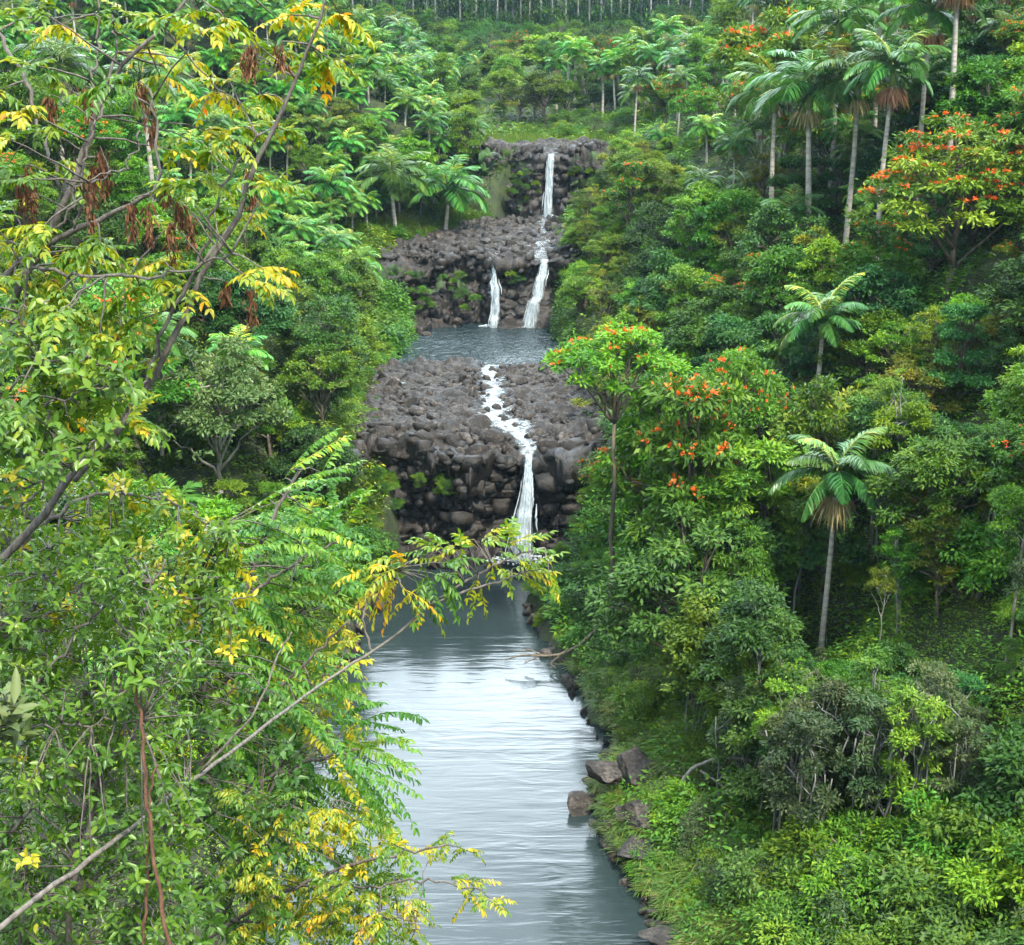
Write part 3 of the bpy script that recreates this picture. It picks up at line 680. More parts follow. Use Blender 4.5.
# ================================================================ PLANTS
UP = np.array([0, 0, 1.0])
def curve3(a, b, sag, k=7, rng=None, wob=0.0):
    t = np.linspace(0, 1, k)[:, None]
    p = a + (b - a) * t + np.array([0, 0, 1.0]) * (sag * np.sin(t * math.pi))
    if rng is not None and wob:
        w = rng.normal(0, wob, (k, 3)); w[0] = 0; w[-1] = 0
        p = p + w
    return p
def tree_proto(seed, H, R, base, nc, per, L, W, leafm, trunkm=None, shape='dome', flat=.55, rt=.16, rcs=(.20, .36), blossoms=0, lean=.0, fork=.5, fat=.6, limbs=3, gap=0.0, multi=1, droop=.25, patch=0.0, bsize=.26):
    """a tree in real metres: tapered trunk with limbs to every leaf clump; leaves are single small faces"""
    rng = np.random.default_rng(seed)
    top = H; C = []; rad = []
    for i in range(nc):
        a = rng.uniform(0, 2 * math.pi) + i * 2.4
        if shape == 'dome':
            r = math.sqrt(rng.uniform(0.02, 1)) * R; hh = base + (H - base) * (math.sqrt(max(0, 1 - (r / R) ** 2)) * rng.uniform(.45, 1) * .85 + .08)
        elif shape == 'umbrella':
            r = math.sqrt(rng.uniform(.02, 1)) * R; hh = base + (H - base) * (1 - .55 * (r / R) ** 2) * (1 if rng.random() < .75 else rng.uniform(.4, .9))
        elif shape == 'tier':
            lv = rng.integers(0, 4) / 3.0; r = math.sqrt(rng.uniform(.05, 1)) * R * (1 - .6 * lv) * rng.uniform(.8, 1.1); hh = base + (H - base) * (.1 + .85 * lv) + rng.normal(0, .15)
        elif shape == 'tall':
            t = rng.uniform(0, 1); r = math.sqrt(rng.uniform(0, 1)) * R * (.35 + 1.3 * t * (1 - t) * 2); hh = base + (H - base) * t
        else:  # bush
            r = math.sqrt(rng.uniform(0, 1)) * R; hh = base + (H - base) * math.sqrt(max(.05, 1 - (r / R) ** 2)) * rng.uniform(.15, 1) * .9
        C.append([r * math.cos(a) * rng.uniform(.85, 1.15), r * math.sin(a) * rng.uniform(.85, 1.15), hh]); rad.append(R * rng.uniform(*rcs))
    C = np.array(C); rad = np.array(rad)
    C[:, 2] = np.minimum(C[:, 2], H - rad * flat * .6)
    C[:, :2] += np.array([lean, 0]) * C[:, 2:3]
    tm = MB(); cm = MB()
    if shape != 'bush':
        for mstem in range(multi):
            off = rng.normal(0, .25, 2) * (multi > 1)
            hf = base * fat + (H - base) * fork * .5
            k = 9; t = np.linspace(0, 1, k)
            end = np.array([lean * hf + rng.normal(0, .2) + off[0] * 3, rng.normal(0, .2) + off[1] * 3, hf])
            tp = np.stack([off[0] + (end[0] - off[0]) * t, off[1] + (end[1] - off[1]) * t, -.6 + (hf + .6) * t], 1)
            tp[1:-1, :2] += rng.normal(0, .06 * H / 8, (k - 2, 2))
            tube(tm, tp, rt * (1.15 - .55 * t), 7)
            sel = [i for i in range(nc) if i % multi == mstem]
            order = sorted(sel, key=lambda i: np.hypot(*C[i, :2]))
            mains = []
            for q, i in enumerate(order):
                if q % limbs == 0 or not mains:
                    hd = np.hypot(*(C[i, :2] - tp[-1, :2]))
                    okk = np.where(tp[:, 2] < C[i, 2] - .55 * hd)[0]      # limbs rise from the trunk, never drop
                    s0 = tp[okk[-1]] if len(okk) else tp[4]
                    if q and len(okk) > 4 and fat < .8: s0 = tp[rng.integers(max(4, okk[-1] - 2), okk[-1] + 1)]
                    pts = curve3(s0, C[i], .08 * np.linalg.norm(C[i] - s0), 7, rng, .085 * R / 3)
                    tube(tm, pts, rt * .52 * np.linspace(1, .22, 7), 5); mains.append(pts)
                else:
                    m_ = min(mains, key=lambda p: np.linalg.norm(p[4] - C[i]))
                    s0 = m_[rng.integers(2, 5)]
                    tube(tm, curve3(s0, C[i], .06 * np.linalg.norm(C[i] - s0), 6, rng, .04 * R / 3), rt * .28 * np.linspace(1, .3, 6), 4)
    else:
        for i in range(0, nc, 2):
            tube(tm, curve3(np.array([rng.normal(0, .12), rng.normal(0, .12), -.3]), C[i], .1, 5, rng, .04), rt * .4 * np.linspace(1, .4, 5), 4)
    for i in range(nc):
        n = int(per * rng.uniform(.7, 1.3) * (rad[i] / (R * sum(rcs) / 2)) ** 2)
        v = unit(rng.normal(0, 1, (n, 3))); v[:, 2] = np.where(v[:, 2] < -.25, -v[:, 2], v[:, 2])
        rr = rng.uniform(.35, 1.05, n) ** .6
        lump = 1 + .28 * vnoise(v * 2.3 + seed * 3 + i * 5, 3)
        P = C[i] + v * (rr * lump)[:, None] * rad[i] * np.array([1, 1, flat])
        if gap: 
            keep = vnoise(P * 1.3 + seed, 8) > gap - .6
            P = P[keep]; v = v[keep]; n = len(P)
        st_ = rng.random(n) < .1                                  # stray sprigs break the outline
        P = P + v * (st_ * rng.uniform(.15, .55, n))[:, None] * rad[i]
        out = unit(v * [1, 1, .35] + rng.normal(0, .45, (n, 3)))
        D = unit(out - UP * rng.uniform(-.1, droop * 2.2, n)[:, None])
        N = unit(UP * 1.0 + v * .7 + rng.normal(0, .42, (n, 3)))
        tint = np.clip(.42 + rng.normal(0, .2, n) + .18 * rng.normal(), 0, 1)
        if patch and rng.random() < patch: tint = np.clip(tint + .45, 0, 1)
        leaves(cm, P, D, N, L * rng.uniform(.7, 1.25, n), W * rng.uniform(.75, 1.2, n), LEAF4, tint)
    parts = [('trunk', tm.mesh('trunk', trunkm or M['trunk'], True)), ('crown', cm.mesh('crown', leafm))]
    if blossoms:
        bm_ = MB()
        hi = np.argsort(-(C[:, 2] + rng.normal(0, .1 * H, nc)))[:max(3, int(nc * .75))]
        for b in range(blossoms):
            i = hi[rng.integers(0, len(hi))]
            a = rng.uniform(0, 6.283); q = math.sqrt(rng.random()) * .95
            c = C[i] + np.array([math.cos(a) * q * rad[i], math.sin(a) * q * rad[i], rad[i] * flat * (1.03 * math.sqrt(max(.05, 1 - q * q)) + .12)])
            kq = 9; v = unit(rng.normal(0, 1, (kq, 3)) * [1, 1, .5] + UP * .55)
            s = bsize * rng.uniform(.7, 1.25)
            leaves(bm_, c + v * .03, v, unit(UP + rng.normal(0, .6, (kq, 3))), s * rng.uniform(.35, .62, kq), s * .34, LEAF4, rng.uniform(0, 1, kq))
        parts.append(('blossoms', bm_.mesh('blossoms', M['blossom'])))
    return dict(parts=parts, H=H, R=R)

def frond_mesh(seed, Lf, nl, leaflet, wl, arch, mat, shape=LEAF4, side=0.0):
    """a feather frond along +X: arching midrib and drooping leaflets"""
    rng = np.random.default_rng(seed); mb = MB()
    t = np.linspace(0, 1, 12)
    up0 = arch[0]; bend = arch[1]
    ang = up0 - bend * t ** 1.25
    st = Lf / 11
    x = np.concatenate([[0], np.cumsum(np.cos(ang[:-1]) * st)]); z = np.concatenate([[0], np.cumsum(np.sin(ang[:-1]) * st)])
    y = side * t ** 2 * Lf
    pts = np.stack([x, y, z], 1)
    tube(mb, pts, .035 * (1.05 - t * .9), 4, .7)
    tt = np.linspace(.1, .995, nl)
    P = np.stack([np.interp(tt, t, pts[:, i]) for i in range(3)], 1)
    T = unit(np.stack([np.interp(tt, t, np.gradient(pts[:, i])) for i in range(3)], 1))
    for s in (-1, 1):
        sdv = unit(np.cross(T, UP)) * s
        nrm = np.cross(sdv, T) * s
        le = leaflet * np.sin(np.clip(tt * .93 + .12, 0, 1) * math.pi) ** .6 * rng.uniform(.88, 1.1, nl)
        D = unit(sdv * .8 + T * (.35 + .5 * tt[:, None]) - UP * rng.uniform(.15, .6, nl)[:, None] + UP * .12)
        leaves(mb, P, D, unit(UP + sdv * .35 + rng.normal(0, .12, (nl, 3))), le, wl, shape, np.clip(.45 + rng.normal(0, .16, nl), 0, 1))
    return mb
def palm_proto(seed, H, mat, nf=12, Lf=2.6, nl=30, leaflet=.75, wl=.09, skirt=True, fruit=False, rt=.11, shape=LEAF4, hero=False):
    rng = np.random.default_rng(seed)
    tm = MB(); k = 12; t = np.linspace(0, 1, k)
    pts = np.stack([.25 * np.sin(t * 2 + seed) * t, .2 * np.cos(t * 1.7 + seed) * t, -.5 + (H + .5) * t], 1)
    tube(tm, pts, rt * (1.25 - .4 * t), 8)
    top = pts[-1]
    sm = MB(); sp = np.stack([np.full(6, top[0]), np.full(6, top[1]), H + np.linspace(0, 1.05, 6)], 1)
    tube(sm, sp, rt * np.array([1.25, 1.45, 1.35, 1.1, .85, .5]), 8)
    head = sp[-2]
    parts = [('trunk', tm.mesh('trunk', M['palmtrunk'], True)), ('crownshaft', sm.mesh('crownshaft', M['shaft'], True))]
    cm = MB(); fr = []
    for i in range(nf):
        q = i / (nf - 1)
        up = R(78) - R(75) * q + rng.normal(0, .07)
        fm = frond_mesh(seed * 31 + i, Lf * rng.uniform(.88, 1.1), nl, leaflet, wl, (up, R(75) + R(35) * (1 - abs(q - .5)) + rng.normal(0, .12)), mat, shape, rng.normal(0, .08))
        a = i * 2.399 + rng.normal(0, .15); ca, sa = math.cos(a), math.sin(a)
        rot = np.array([[ca, -sa, 0], [sa, ca, 0], [0, 0, 1]])
        tsh = rng.normal(0, .1) + .25 * (q < .12)
        V = np.concatenate(fm.V) @ rot.T + head
        f2 = MB(); f2.V = [V]; f2.A = [np.clip(np.concatenate(fm.A) + tsh, 0, 1)]; f2.Q = fm.Q; f2.T = fm.T; f2.MQ = fm.MQ; f2.MT = fm.MT; f2.n = fm.n
        if hero: fr.append(('frond', f2.mesh('frond', mat)))
        else:
            base_n = cm.n
            cm.V.append(V); cm.A.append(f2.A[0]); cm.Q += [x + base_n for x in fm.Q]; cm.T += [x + base_n for x in fm.T]; cm.MQ += fm.MQ; cm.MT += fm.MT; cm.n += len(V)
    parts += fr if hero else [('crown', cm.mesh('crown', mat))]
    if skirt:
        km = MB(); n = 300 if hero else 150; hs = 1.35 if hero else 1
        a = rng.uniform(0, 6.283, n); o = np.stack([np.cos(a), np.sin(a), 0 * a], 1)
        z0 = H + rng.uniform(-.15, .05, n)
        P = np.stack([np.full(n, top[0]), np.full(n, top[1]), z0], 1) + o * (rt + .02) + o * rng.uniform(0, .4, n)[:, None]
        leaves(km, P, unit(o * .45 - UP + rng.normal(0, .15, (n, 3))), o, rng.uniform(.4, .85, n) * hs, .05, LEAF4, rng.uniform(0, 1, n), )
        parts.append(('flower_skirt', km.mesh('flower_skirt', M['redfruit'] if fruit else M['skirt'])))
    return dict(parts=parts, H=H + Lf * .55, R=Lf * .9)

# ---------------------------------------------------------------- prototypes
PR = {}
PR['palm'] = [palm_proto(1, 7.2, M['palm'], 16, 2.9, 42, 1.0, .1), palm_proto(2, 6.2, M['palm'], 15, 3.1, 42, 1.0, .1), palm_proto(3, 8.2, M['palm'], 17, 2.9, 42, .95, .1, True, True), palm_proto(14, 6.8, M['palm'], 15, 3.0, 42, 1.0, .1, False)]
PR['grove'] = [palm_proto(4, 3.4, M['palmfar'], 19, 2.9, 34, 1.0, .12, False, rt=.12), palm_proto(5, 2.8, M['palmfar'], 18, 3.1, 34, 1.0, .12, False, rt=.12), palm_proto(6, 4.2, M['palmfar'], 18, 2.8, 34, 1.0, .12, True, rt=.12), palm_proto(7, 2.2, M['palmfar'], 17, 2.9, 34, 1.0, .12, False, rt=.12)]
PR['whitepalm'] = [palm_proto(8, 6.5, M['palmfar'], 13, 2.7, 26, .85, .15, True, rt=.16), palm_proto(9, 7.5, M['palmfar'], 13, 2.6, 26, .85, .15, True, rt=.16)]
PR['slim'] = [tree_proto(25, 14.5, 2.5, 11.0, 30, 240, .28, .11, M['lime'], shape='umbrella', flat=.4, blossoms=100, rcs=(.2, .34), gap=.2, fork=.1, fat=.9, rt=.13)]
PR['tulip'] = [tree_proto(21, 9, 3.6, 4.2, 46, 230, .34, .13, M['mid'], shape='umbrella', flat=.42, limbs=7, blossoms=200, rcs=(.16, .28), gap=.25, patch=.1),
               tree_proto(22, 8, 3.0, 3.4, 40, 230, .32, .12, M['mid'], shape='tier', flat=.42, limbs=7, blossoms=110, rcs=(.18, .3), gap=.25),
               tree_proto(23, 10, 3.2, 5.0, 42, 230, .34, .13, M['mid'], shape='dome', flat=.5, limbs=7, blossoms=100, rcs=(.18, .3), gap=.25, patch=.1)]
PR['dark'] = [tree_proto(31, 9, 3.4, 2.6, 78, 273, .30, .12, M['dark'], rcs=(.12, .29), limbs=5, flat=0.53, gap=0.29), tree_proto(32, 8, 3.6, 2.4, 78, 273, .28, .13, M['dark'], rcs=(.12, .29), limbs=5, flat=0.47, gap=0.29), tree_proto(131, 10, 3.0, 2.2, 60, 250, .3, .11, M['dark'], shape='tall', rcs=(.14, .34), limbs=5, flat=.5, gap=.3)]
PR['teal'] = [tree_proto(33, 9, 3.3, 3.0, 72, 273, .33, .14, M['teal'], rcs=(.12, .29), limbs=5, flat=0.47, gap=0.34), tree_proto(34, 7.5, 3.0, 2.4, 66, 273, .3, .12, M['teal'], shape='tier', rcs=(.12, .29), limbs=5, flat=0.42, gap=0.34)]
PR['mid'] = [tree_proto(35, 9, 3.2, 3.0, 75, 262, .3, .13, M['mid'], rcs=(.12, .29), limbs=5, flat=0.51, gap=0.34, patch=.08), tree_proto(36, 7.5, 3.3, 2.4, 69, 262, .28, .12, M['mid'], shape='umbrella', rcs=(.12, .29), limbs=5, flat=0.42, gap=0.39), tree_proto(37, 10, 2.8, 3.4, 69, 262, .3, .12, M['mid'], shape='tall', rcs=(.12, .29), limbs=5, flat=0.51, gap=0.39)]
PR['lime'] = [tree_proto(38, 7, 2.8, 2.6, 60, 252, .3, .13, M['lime'], rcs=(.12, .29), limbs=5, flat=0.47, gap=0.39), tree_proto(39, 6, 3.0, 2.4, 57, 262, .26, .11, M['lime'], shape='umbrella', rcs=(.12, .29), limbs=5, flat=0.34, gap=0.39), tree_proto(132, 8, 2.4, 2.0, 54, 230, .26, .1, M['lime'], shape='tier', rcs=(.14, .34), limbs=5, flat=.4, gap=.3)]
PR['olive'] = [tree_proto(40, 7, 2.8, 2.4, 60, 231, .28, .11, M['olive'], rcs=(.12, .29), limbs=5, flat=0.42, gap=0.49, patch=.2), tree_proto(41, 8, 2.4, 2.8, 54, 210, .27, .1, M['olive'], shape='tall', rcs=(.12, .29), limbs=5, flat=0.47, gap=0.49, patch=.15)]
PR['pale'] = [tree_proto(42, 8, 3.3, 2.8, 69, 294, .26, .11, M['pale'], M['paletrunk'], rcs=(.12, .29), limbs=5, flat=0.42, gap=0.34)]
M['greytrunk'] = bark_mat('grey_plantation_bark', G(.10, .10, .095), G(.3, .3, .29), 4)
PR['grey'] = [tree_proto(43, 7.5, 1.4, 3.0, 40, 170, .19, .07, M['grey'], M['greytrunk'], flat=.8, gap=.35, rt=.05, multi=4, shape='tall', fat=.9, fork=1.3), tree_proto(44, 6.5, 1.3, 2.4, 36, 170, .19, .07, M['grey'], M['greytrunk'], flat=.8, gap=.35, rt=.045, multi=4, shape='tall', fat=.9, fork=1.3), tree_proto(144, 8.5, 1.4, 3.4, 40, 170, .2, .08, M['mid'], M['greytrunk'], flat=.8, gap=.35, rt=.05, multi=3, shape='tall', fat=.9, fork=1.3), tree_proto(145, 8.0, 1.5, 3.2, 40, 170, .2, .08, M['teal'], M['greytrunk'], flat=.8, gap=.4, rt=.05, multi=3, shape='tall', fat=.9, fork=1.3)]
PR['pole'] = [tree_proto(151 + k, 9.5 + k, 1.9, 5.6, 32, 210, .24, .095, M[('mid', 'dark', 'teal', 'lime')[k]], M['greytrunk'], flat=.6, gap=.35, fat=.95, rt=.085, rcs=(.2, .36), limbs=4) for k in range(4)]
PR['bigtulip'] = [tree_proto(26, 9.5, 4.4, 3.2, 84, 200, .32, .12, M['mid'], shape='dome', flat=.38, limbs=9, blossoms=420, rcs=(.11, .24), gap=.25, patch=.1, rt=.2, bsize=.3)]
PR['stem'] = [tree_proto(45, 12, 2.4, 7.8, 30, 210, .28, .11, M['mid'], M['paletrunk'], flat=.5, gap=.3, fat=.95, rt=.14), tree_proto(46, 11, 2.2, 7.0, 28, 210, .28, .11, M['olive'], M['paletrunk'], flat=.5, gap=.3, fat=.95, rt=.11), tree_proto(47, 11.5, 2.3, 6.5, 28, 220, .28, .11, M['mid'], M['trunk'], flat=.5, gap=.3, fat=.95, rt=.13)]
PR['bush'] = [tree_proto(51, 1.9, 1.5, .1, 27, 256, 0.144, 0.063, M['mid'], shape='bush', flat=.7, gap=.2), tree_proto(52, 1.6, 1.3, .1, 25, 243, 0.144, 0.059, M['lime'], shape='bush', flat=.7, gap=.2), tree_proto(53, 2.2, 1.5, .1, 30, 229, 0.137, 0.049, M['mid'], shape='bush', flat=.7, gap=.3, patch=.08), tree_proto(54, 2.0, 1.6, .1, 30, 243, 0.158, 0.070, M['dark'], shape='bush', flat=.7, gap=.2), tree_proto(55, 2.1, 1.5, .1, 30, 202, 0.122, 0.042, M['grey'], shape='bush', flat=.8, gap=.35)]

# ---------------------------------------------------------------- where the river must stay open, as seen from the lookout
KEEP = np.array([(516, 148), (512, 205), (488, 236), (445, 246), (395, 258), (380, 300), (396, 330), (408, 345), (385, 372), (374, 400), (376, 450), (398, 490), (410, 530), (362, 590), (345, 650), (375, 700), (370, 830), (420, 945), (655, 945), (632, 880), (600, 830), (580, 780), (605, 720), (580, 690), (540, 650), (530, 600), (562, 565), (582, 530), (594, 480), (592, 420), (575, 380), (560, 345), (566, 320), (552, 300), (556, 250), (568, 215), (590, 175), (606, 140)], float)
def inside(pts, poly=KEEP):
    x, y = pts[:, 0], pts[:, 1]; c = np.zeros(len(pts), bool); j = len(poly) - 1
    for i in range(len(poly)):
        xi, yi = poly[i]; xj, yj = poly[j]
        c ^= ((yi > y) != (yj > y)) & (x < (xj - xi) * (y - yi) / (yj - yi + 1e-12) + xi)
        j = i
    return c
IGNORE = [False]
def clear_of_river(x, y, z, H, Rr):
    zz = np.array([.1, .5, .75, 1.0]); pts = []
    for f, w in ((.05, .3), (.35, .8), (.6, 1.0), (.8, .9), (1.0, .4)):
        for s in (-1, -.5, 0, .5, 1):
            pts.append((x + s * w * Rr * .9, y, z + f * H))
    q = proj(pts)[:, :2]
    for (a, b, c, d), yl in (() if IGNORE[0] else OPEN):
        if H < 2.6 and yl == 100 and (x * 7.31 + y * 3.7) % 1 < .4: continue
        if y < yl - 1.5 and (((q[:, 0] > a) & (q[:, 0] < c) & (q[:, 1] > b) & (q[:, 1] < d)).sum() > 1): return False
    return not inside(q).any()
def in_view(x, y, z, H, Rr, m=40):
    q = proj([(x - Rr, y, z), (x + Rr, y, z + H), (x, y, z + H * .5)])
    return q[:, 0].max() > -m and q[:, 0].min() < 1024 + m and q[:, 1].max() > -m and q[:, 1].min() < 945 + m
SKIP = set([1, 2, 3, 4, 5, 6, 7, 8, 10, 12, 13, 14, 16, 17, 20, 21, 31, 32, 33, 35, 38, 40, 42, 47, 48, 49, 50, 52, 53, 54, 55, 56, 59, 64, 70, 72, 73, 78, 82, 83, 84, 86, 88, 93, 96, 97, 98, 99, 103, 104, 107, 108, 110, 111, 114, 115, 116, 122, 124, 125, 127, 128, 129, 132, 134, 138, 142, 147, 152, 155, 156, 161, 162, 169, 171, 172, 173, 176, 177, 179, 187, 189, 190, 193, 195, 198, 200, 204, 205, 209, 212, 213, 215, 216, 217, 220, 227, 231, 232, 233, 234, 235, 239, 241, 250, 251, 252, 254, 257, 258, 259, 265, 268, 269, 275, 276, 277, 278, 279, 281, 283, 284, 285, 288, 292, 294, 295, 296, 299, 300, 305, 306, 307, 311, 314, 316, 317, 320, 321, 325, 327, 328, 329, 330, 331, 334, 335, 336, 337, 339, 341, 343, 346, 347, 349, 350, 351, 352, 353, 358, 359, 360, 361, 362, 363, 367, 368, 370, 371, 373, 374, 375, 380, 381, 383, 385, 386, 388, 393, 401, 406, 412, 413, 414, 415, 416, 419, 420, 424, 429, 456, 494, 496, 497, 503, 506, 510, 511, 515, 521, 526, 527, 548, 555, 559, 569, 571, 576, 580, 582, 584, 585, 592, 594, 596, 599, 602, 603, 606, 609, 610, 611, 614, 616, 619, 620, 622, 624, 630, 632, 633, 635, 638, 639, 645, 646, 651, 652, 653, 654, 655, 657, 658, 662, 663, 664, 665, 678, 680, 681, 683, 687, 688, 694, 702, 706, 717, 719, 721, 733, 744, 746, 748, 751, 755, 757, 765, 767, 778, 780, 788, 790, 792, 793, 795, 810, 811, 814, 826, 831, 836, 840, 842, 846, 849, 861, 866, 878, 880, 884, 885, 893, 898, 903, 920, 927, 932, 933, 934, 938, 947, 956, 963, 964, 965, 966, 967, 968, 969, 970, 971, 972, 975, 978, 979, 980, 981, 982, 983, 984, 985, 986, 987, 991, 992, 993, 997, 998, 1000, 1001, 1002, 1003, 1005, 1006, 1007, 1008, 1009, 1010, 1011, 1013, 1014, 1015, 1016, 1017, 1018, 1019, 1020, 1021, 1022, 1024, 1025, 1026, 1027, 1028, 1029, 1030, 1031, 1032, 1034, 1035, 1036, 1037, 1038, 1039, 1040, 1041, 1042, 1043, 1044, 1045, 1046, 1047, 1048, 1050, 1052, 1056, 1058, 1059, 1060, 1063, 1064, 1065, 1066, 1067, 1073, 1074, 1075, 1076, 1078, 1079, 1082, 1083, 1084, 1085, 1086, 1087, 1090, 1091, 1093, 1094, 1095, 1096, 1097, 1099, 1100, 1101, 1103, 1104, 1107, 1109, 1111, 1113, 1114, 1115, 1118, 1119, 1120, 1121, 1123, 1124, 1125, 1126, 1127, 1128, 1129, 1130, 1131, 1133, 1134, 1138, 1141, 1144, 1145, 1147, 1150, 1153, 1155, 1165, 1168, 1169, 1170, 1173, 1175, 1176, 1177, 1178, 1180, 1181, 1182, 1183, 1186, 1195, 1197, 1209, 1211, 1213, 1220, 1222, 1223, 1224, 1242, 1263, 1266, 1268, 1269, 1271, 1285, 1286, 1287, 1289, 1290, 1301, 1312, 1313, 1317, 1318, 1322, 1323, 1325, 1326, 1327, 1328, 1329, 1331, 1332, 1339, 1344, 1357, 1358, 1359, 1360, 1361, 1362, 1363, 1364, 1366, 1367, 1368, 1372, 1373, 1374, 1375, 1376, 1377, 1381, 1382, 1384, 1385, 1386, 1387, 1388, 1389, 1390, 1391, 1394, 1395, 1397, 1399, 1401, 1403, 1404, 1405, 1406, 1407, 1409, 1413, 1414, 1415, 1421, 1423, 1424, 1425, 1426, 1428, 1429, 1430, 1431, 1433, 1437, 1438, 1439, 1440, 1442, 1444, 1445, 1446, 1449, 1450, 1452, 1453, 1454, 1455, 1458, 1461, 1462, 1463, 1464, 1465, 1466, 1467, 1469, 1471, 1474, 1478, 1479, 1480, 1482, 1483, 1484, 1485, 1486, 1488, 1489, 1491, 1493, 1495, 1498, 1499, 1505, 1507, 1512, 1514, 1515, 1516, 1519, 1520, 1522, 1525, 1526, 1527, 1528, 1530, 1535, 1537, 1538, 1542, 1547, 1548, 1550, 1551, 1552, 1554, 1557, 1577, 1581, 1582, 1590, 1591, 1596, 1609, 1612, 1630, 1641, 1646, 1649, 1654, 1655, 1656, 1660, 1661, 1662, 1670, 1671, 1673, 1674, 1678, 1680, 1682, 1683, 1685, 1686, 1687, 1691, 1693, 1696, 1700, 1701, 1702, 1704, 1705, 1707, 1709, 1710, 1714, 1718, 1721, 1725, 1729, 1731, 1733, 1734, 1735, 1736, 1740, 1742, 1745, 1747, 1748, 1749, 1750, 1751, 1752, 1753, 1754, 1755, 1757, 1758, 1759, 1760, 1761, 1763, 1764, 1765, 1766, 1767, 1772, 1773, 1774, 1779, 1782, 1783, 1786, 1791, 1793, 1795, 1797, 1798, 1799, 1800, 1802, 1803, 1804, 1808, 1810, 1811, 1812, 1813, 1815, 1817, 1818, 1820, 1822, 1823, 1825, 1826, 1827, 1828, 1829, 1830, 1831, 1833, 1834, 1838, 1840, 1841, 1842, 1843, 1844, 1848, 1850, 1851, 1854, 1855, 1857, 1858, 1861, 1863, 1864, 1865, 1867, 1868, 1872, 1873, 1875, 1876, 1877, 1878, 1880, 1881, 1882, 1883, 1885, 1886, 1889, 1890, 1895, 1897, 1898, 1902, 1904, 1905, 1907, 1911, 1913, 1914, 1915, 1916, 1917, 1920, 1921, 1923, 1925, 1926, 1928, 1929, 1933, 1934, 1937, 1938, 1943, 1945, 1948, 1951, 1952, 1956, 1957, 1958, 1960, 1963, 1965, 1969, 1971, 1977, 1984, 1987, 1989, 1993, 1994, 1997, 2000, 2004, 2013, 2017, 2029])
MASS = set([11, 18, 22, 26, 41, 61, 66, 92, 102, 109, 112, 117, 123, 139, 140, 150, 158, 170, 181, 188, 194, 199, 206, 208, 218, 228, 229, 237, 255, 260, 266, 267, 271, 273, 280, 302, 313, 356, 369, 379, 382, 392, 398, 405, 421, 423, 425, 434, 446, 447, 448, 458, 467, 469, 501, 509, 512, 520, 541, 545, 547, 613, 617, 618, 623, 625, 634, 636, 640, 641, 648, 650, 660, 666, 670, 671, 674, 677, 682, 684, 685, 686, 690, 691, 695, 701, 720, 727, 728, 756, 771, 781, 783, 827, 845, 900, 906, 914, 921, 922, 924, 930, 937, 948, 962, 973, 974, 976, 977, 988, 989, 994, 995, 996, 999, 1004, 1012, 1023, 1033, 1049, 1051, 1053, 1054, 1057, 1061, 1062, 1068, 1069, 1070, 1071, 1072, 1077, 1080, 1081, 1089, 1092, 1102, 1105, 1108, 1110, 1112, 1116, 1117, 1132, 1136, 1146, 1148, 1149, 1160, 1162, 1166, 1167, 1179, 1184, 1185, 1187, 1189, 1191, 1198, 1200, 1201, 1202, 1203, 1205, 1210, 1215, 1217, 1218, 1219, 1221, 1234, 1241, 1245, 1247, 1248, 1250, 1252, 1253, 1255, 1257, 1259, 1260, 1264, 1265, 1267, 1272, 1274, 1280, 1288, 1292, 1293, 1295, 1297, 1298, 1302, 1307, 1308, 1315, 1316, 1321, 1324, 1338, 1355, 1365, 1370, 1371, 1379, 1383, 1392, 1412, 1434, 1456, 1457, 1470, 1473, 1475, 1481, 1487, 1503, 1506, 1509, 1513, 1517, 1518, 1523, 1543, 1549, 1561, 1569, 1570, 1573, 1617, 1632, 1669, 1698, 1703, 1706, 1708, 1712, 1720, 1723, 1727, 1737, 1739, 1770, 1771, 1777, 1785, 1801, 1806, 1809, 1824, 1835, 1836, 1845, 1856, 1860, 1866, 1871, 1891, 1903, 1918, 1931, 1939, 1940, 1944, 1949, 1953, 1955, 1962, 1976, 1979, 1982, 1986, 1992, 1999, 2001, 2005, 2008, 2009, 2010, 2015, 2018])
MASSED = []
# views of single trees that stay open: rectangle in the picture, and how far away the tree stands
OPEN = [((775, 440, 885, 645), 61), ((885, 100, 1024, 290), 76), ((585, 330, 640, 560), 68), ((772, 302, 862, 360), 72), ((790, 60, 960, 190), 92), ((700, 345, 790, 400), 66), ((925, 305, 1024, 400), 66), ((165, 335, 270, 420), 74), ((985, 470, 1024, 720), 48), ((905, 480, 1000, 660), 53),
        ((590, 640, 650, 800), 100), ((640, 740, 715, 870), 100), ((655, 830, 770, 950), 100), ((400, 190, 520, 240), 130)]
TAKEN = []
SERIAL = [0]
def free(x, y, r):
    for a, b, c in TAKEN:
        if (a - x) ** 2 + (b - y) ** 2 < (r + c) ** 2 * .25 * 1.0: return False
    return True
NAMES = dict(pole='slender_tree', bigtulip='tulip_tree', slim='tulip_tree', whitepalm='palm_tree', palm='palm_tree', grove='palm_tree', tulip='tulip_tree', dark='broadleaf_tree', teal='broadleaf_tree', mid='broadleaf_tree', lime='broadleaf_tree', olive='broadleaf_tree', pale='broadleaf_tree', grey='sapling', stem='tall_tree', bush='bush')
LOOK = dict(pole='slender straight-stemmed tree', whitepalm='white-trunked tall palm', palm='slender pale-trunked palm', grove='bright feathery palm', tulip='flowering tree dotted with orange blossoms', dark='dark green broadleaf tree', teal='blue-green broadleaf tree', mid='mid-green broadleaf tree', lime='yellow-green leafy tree', olive='olive-green airy tree', pale='pale-leaved tree', grey='thin grey-green sapling clump with bare stems', stem='tall straight-trunked tree with a high crown', bush='leafy green bush')
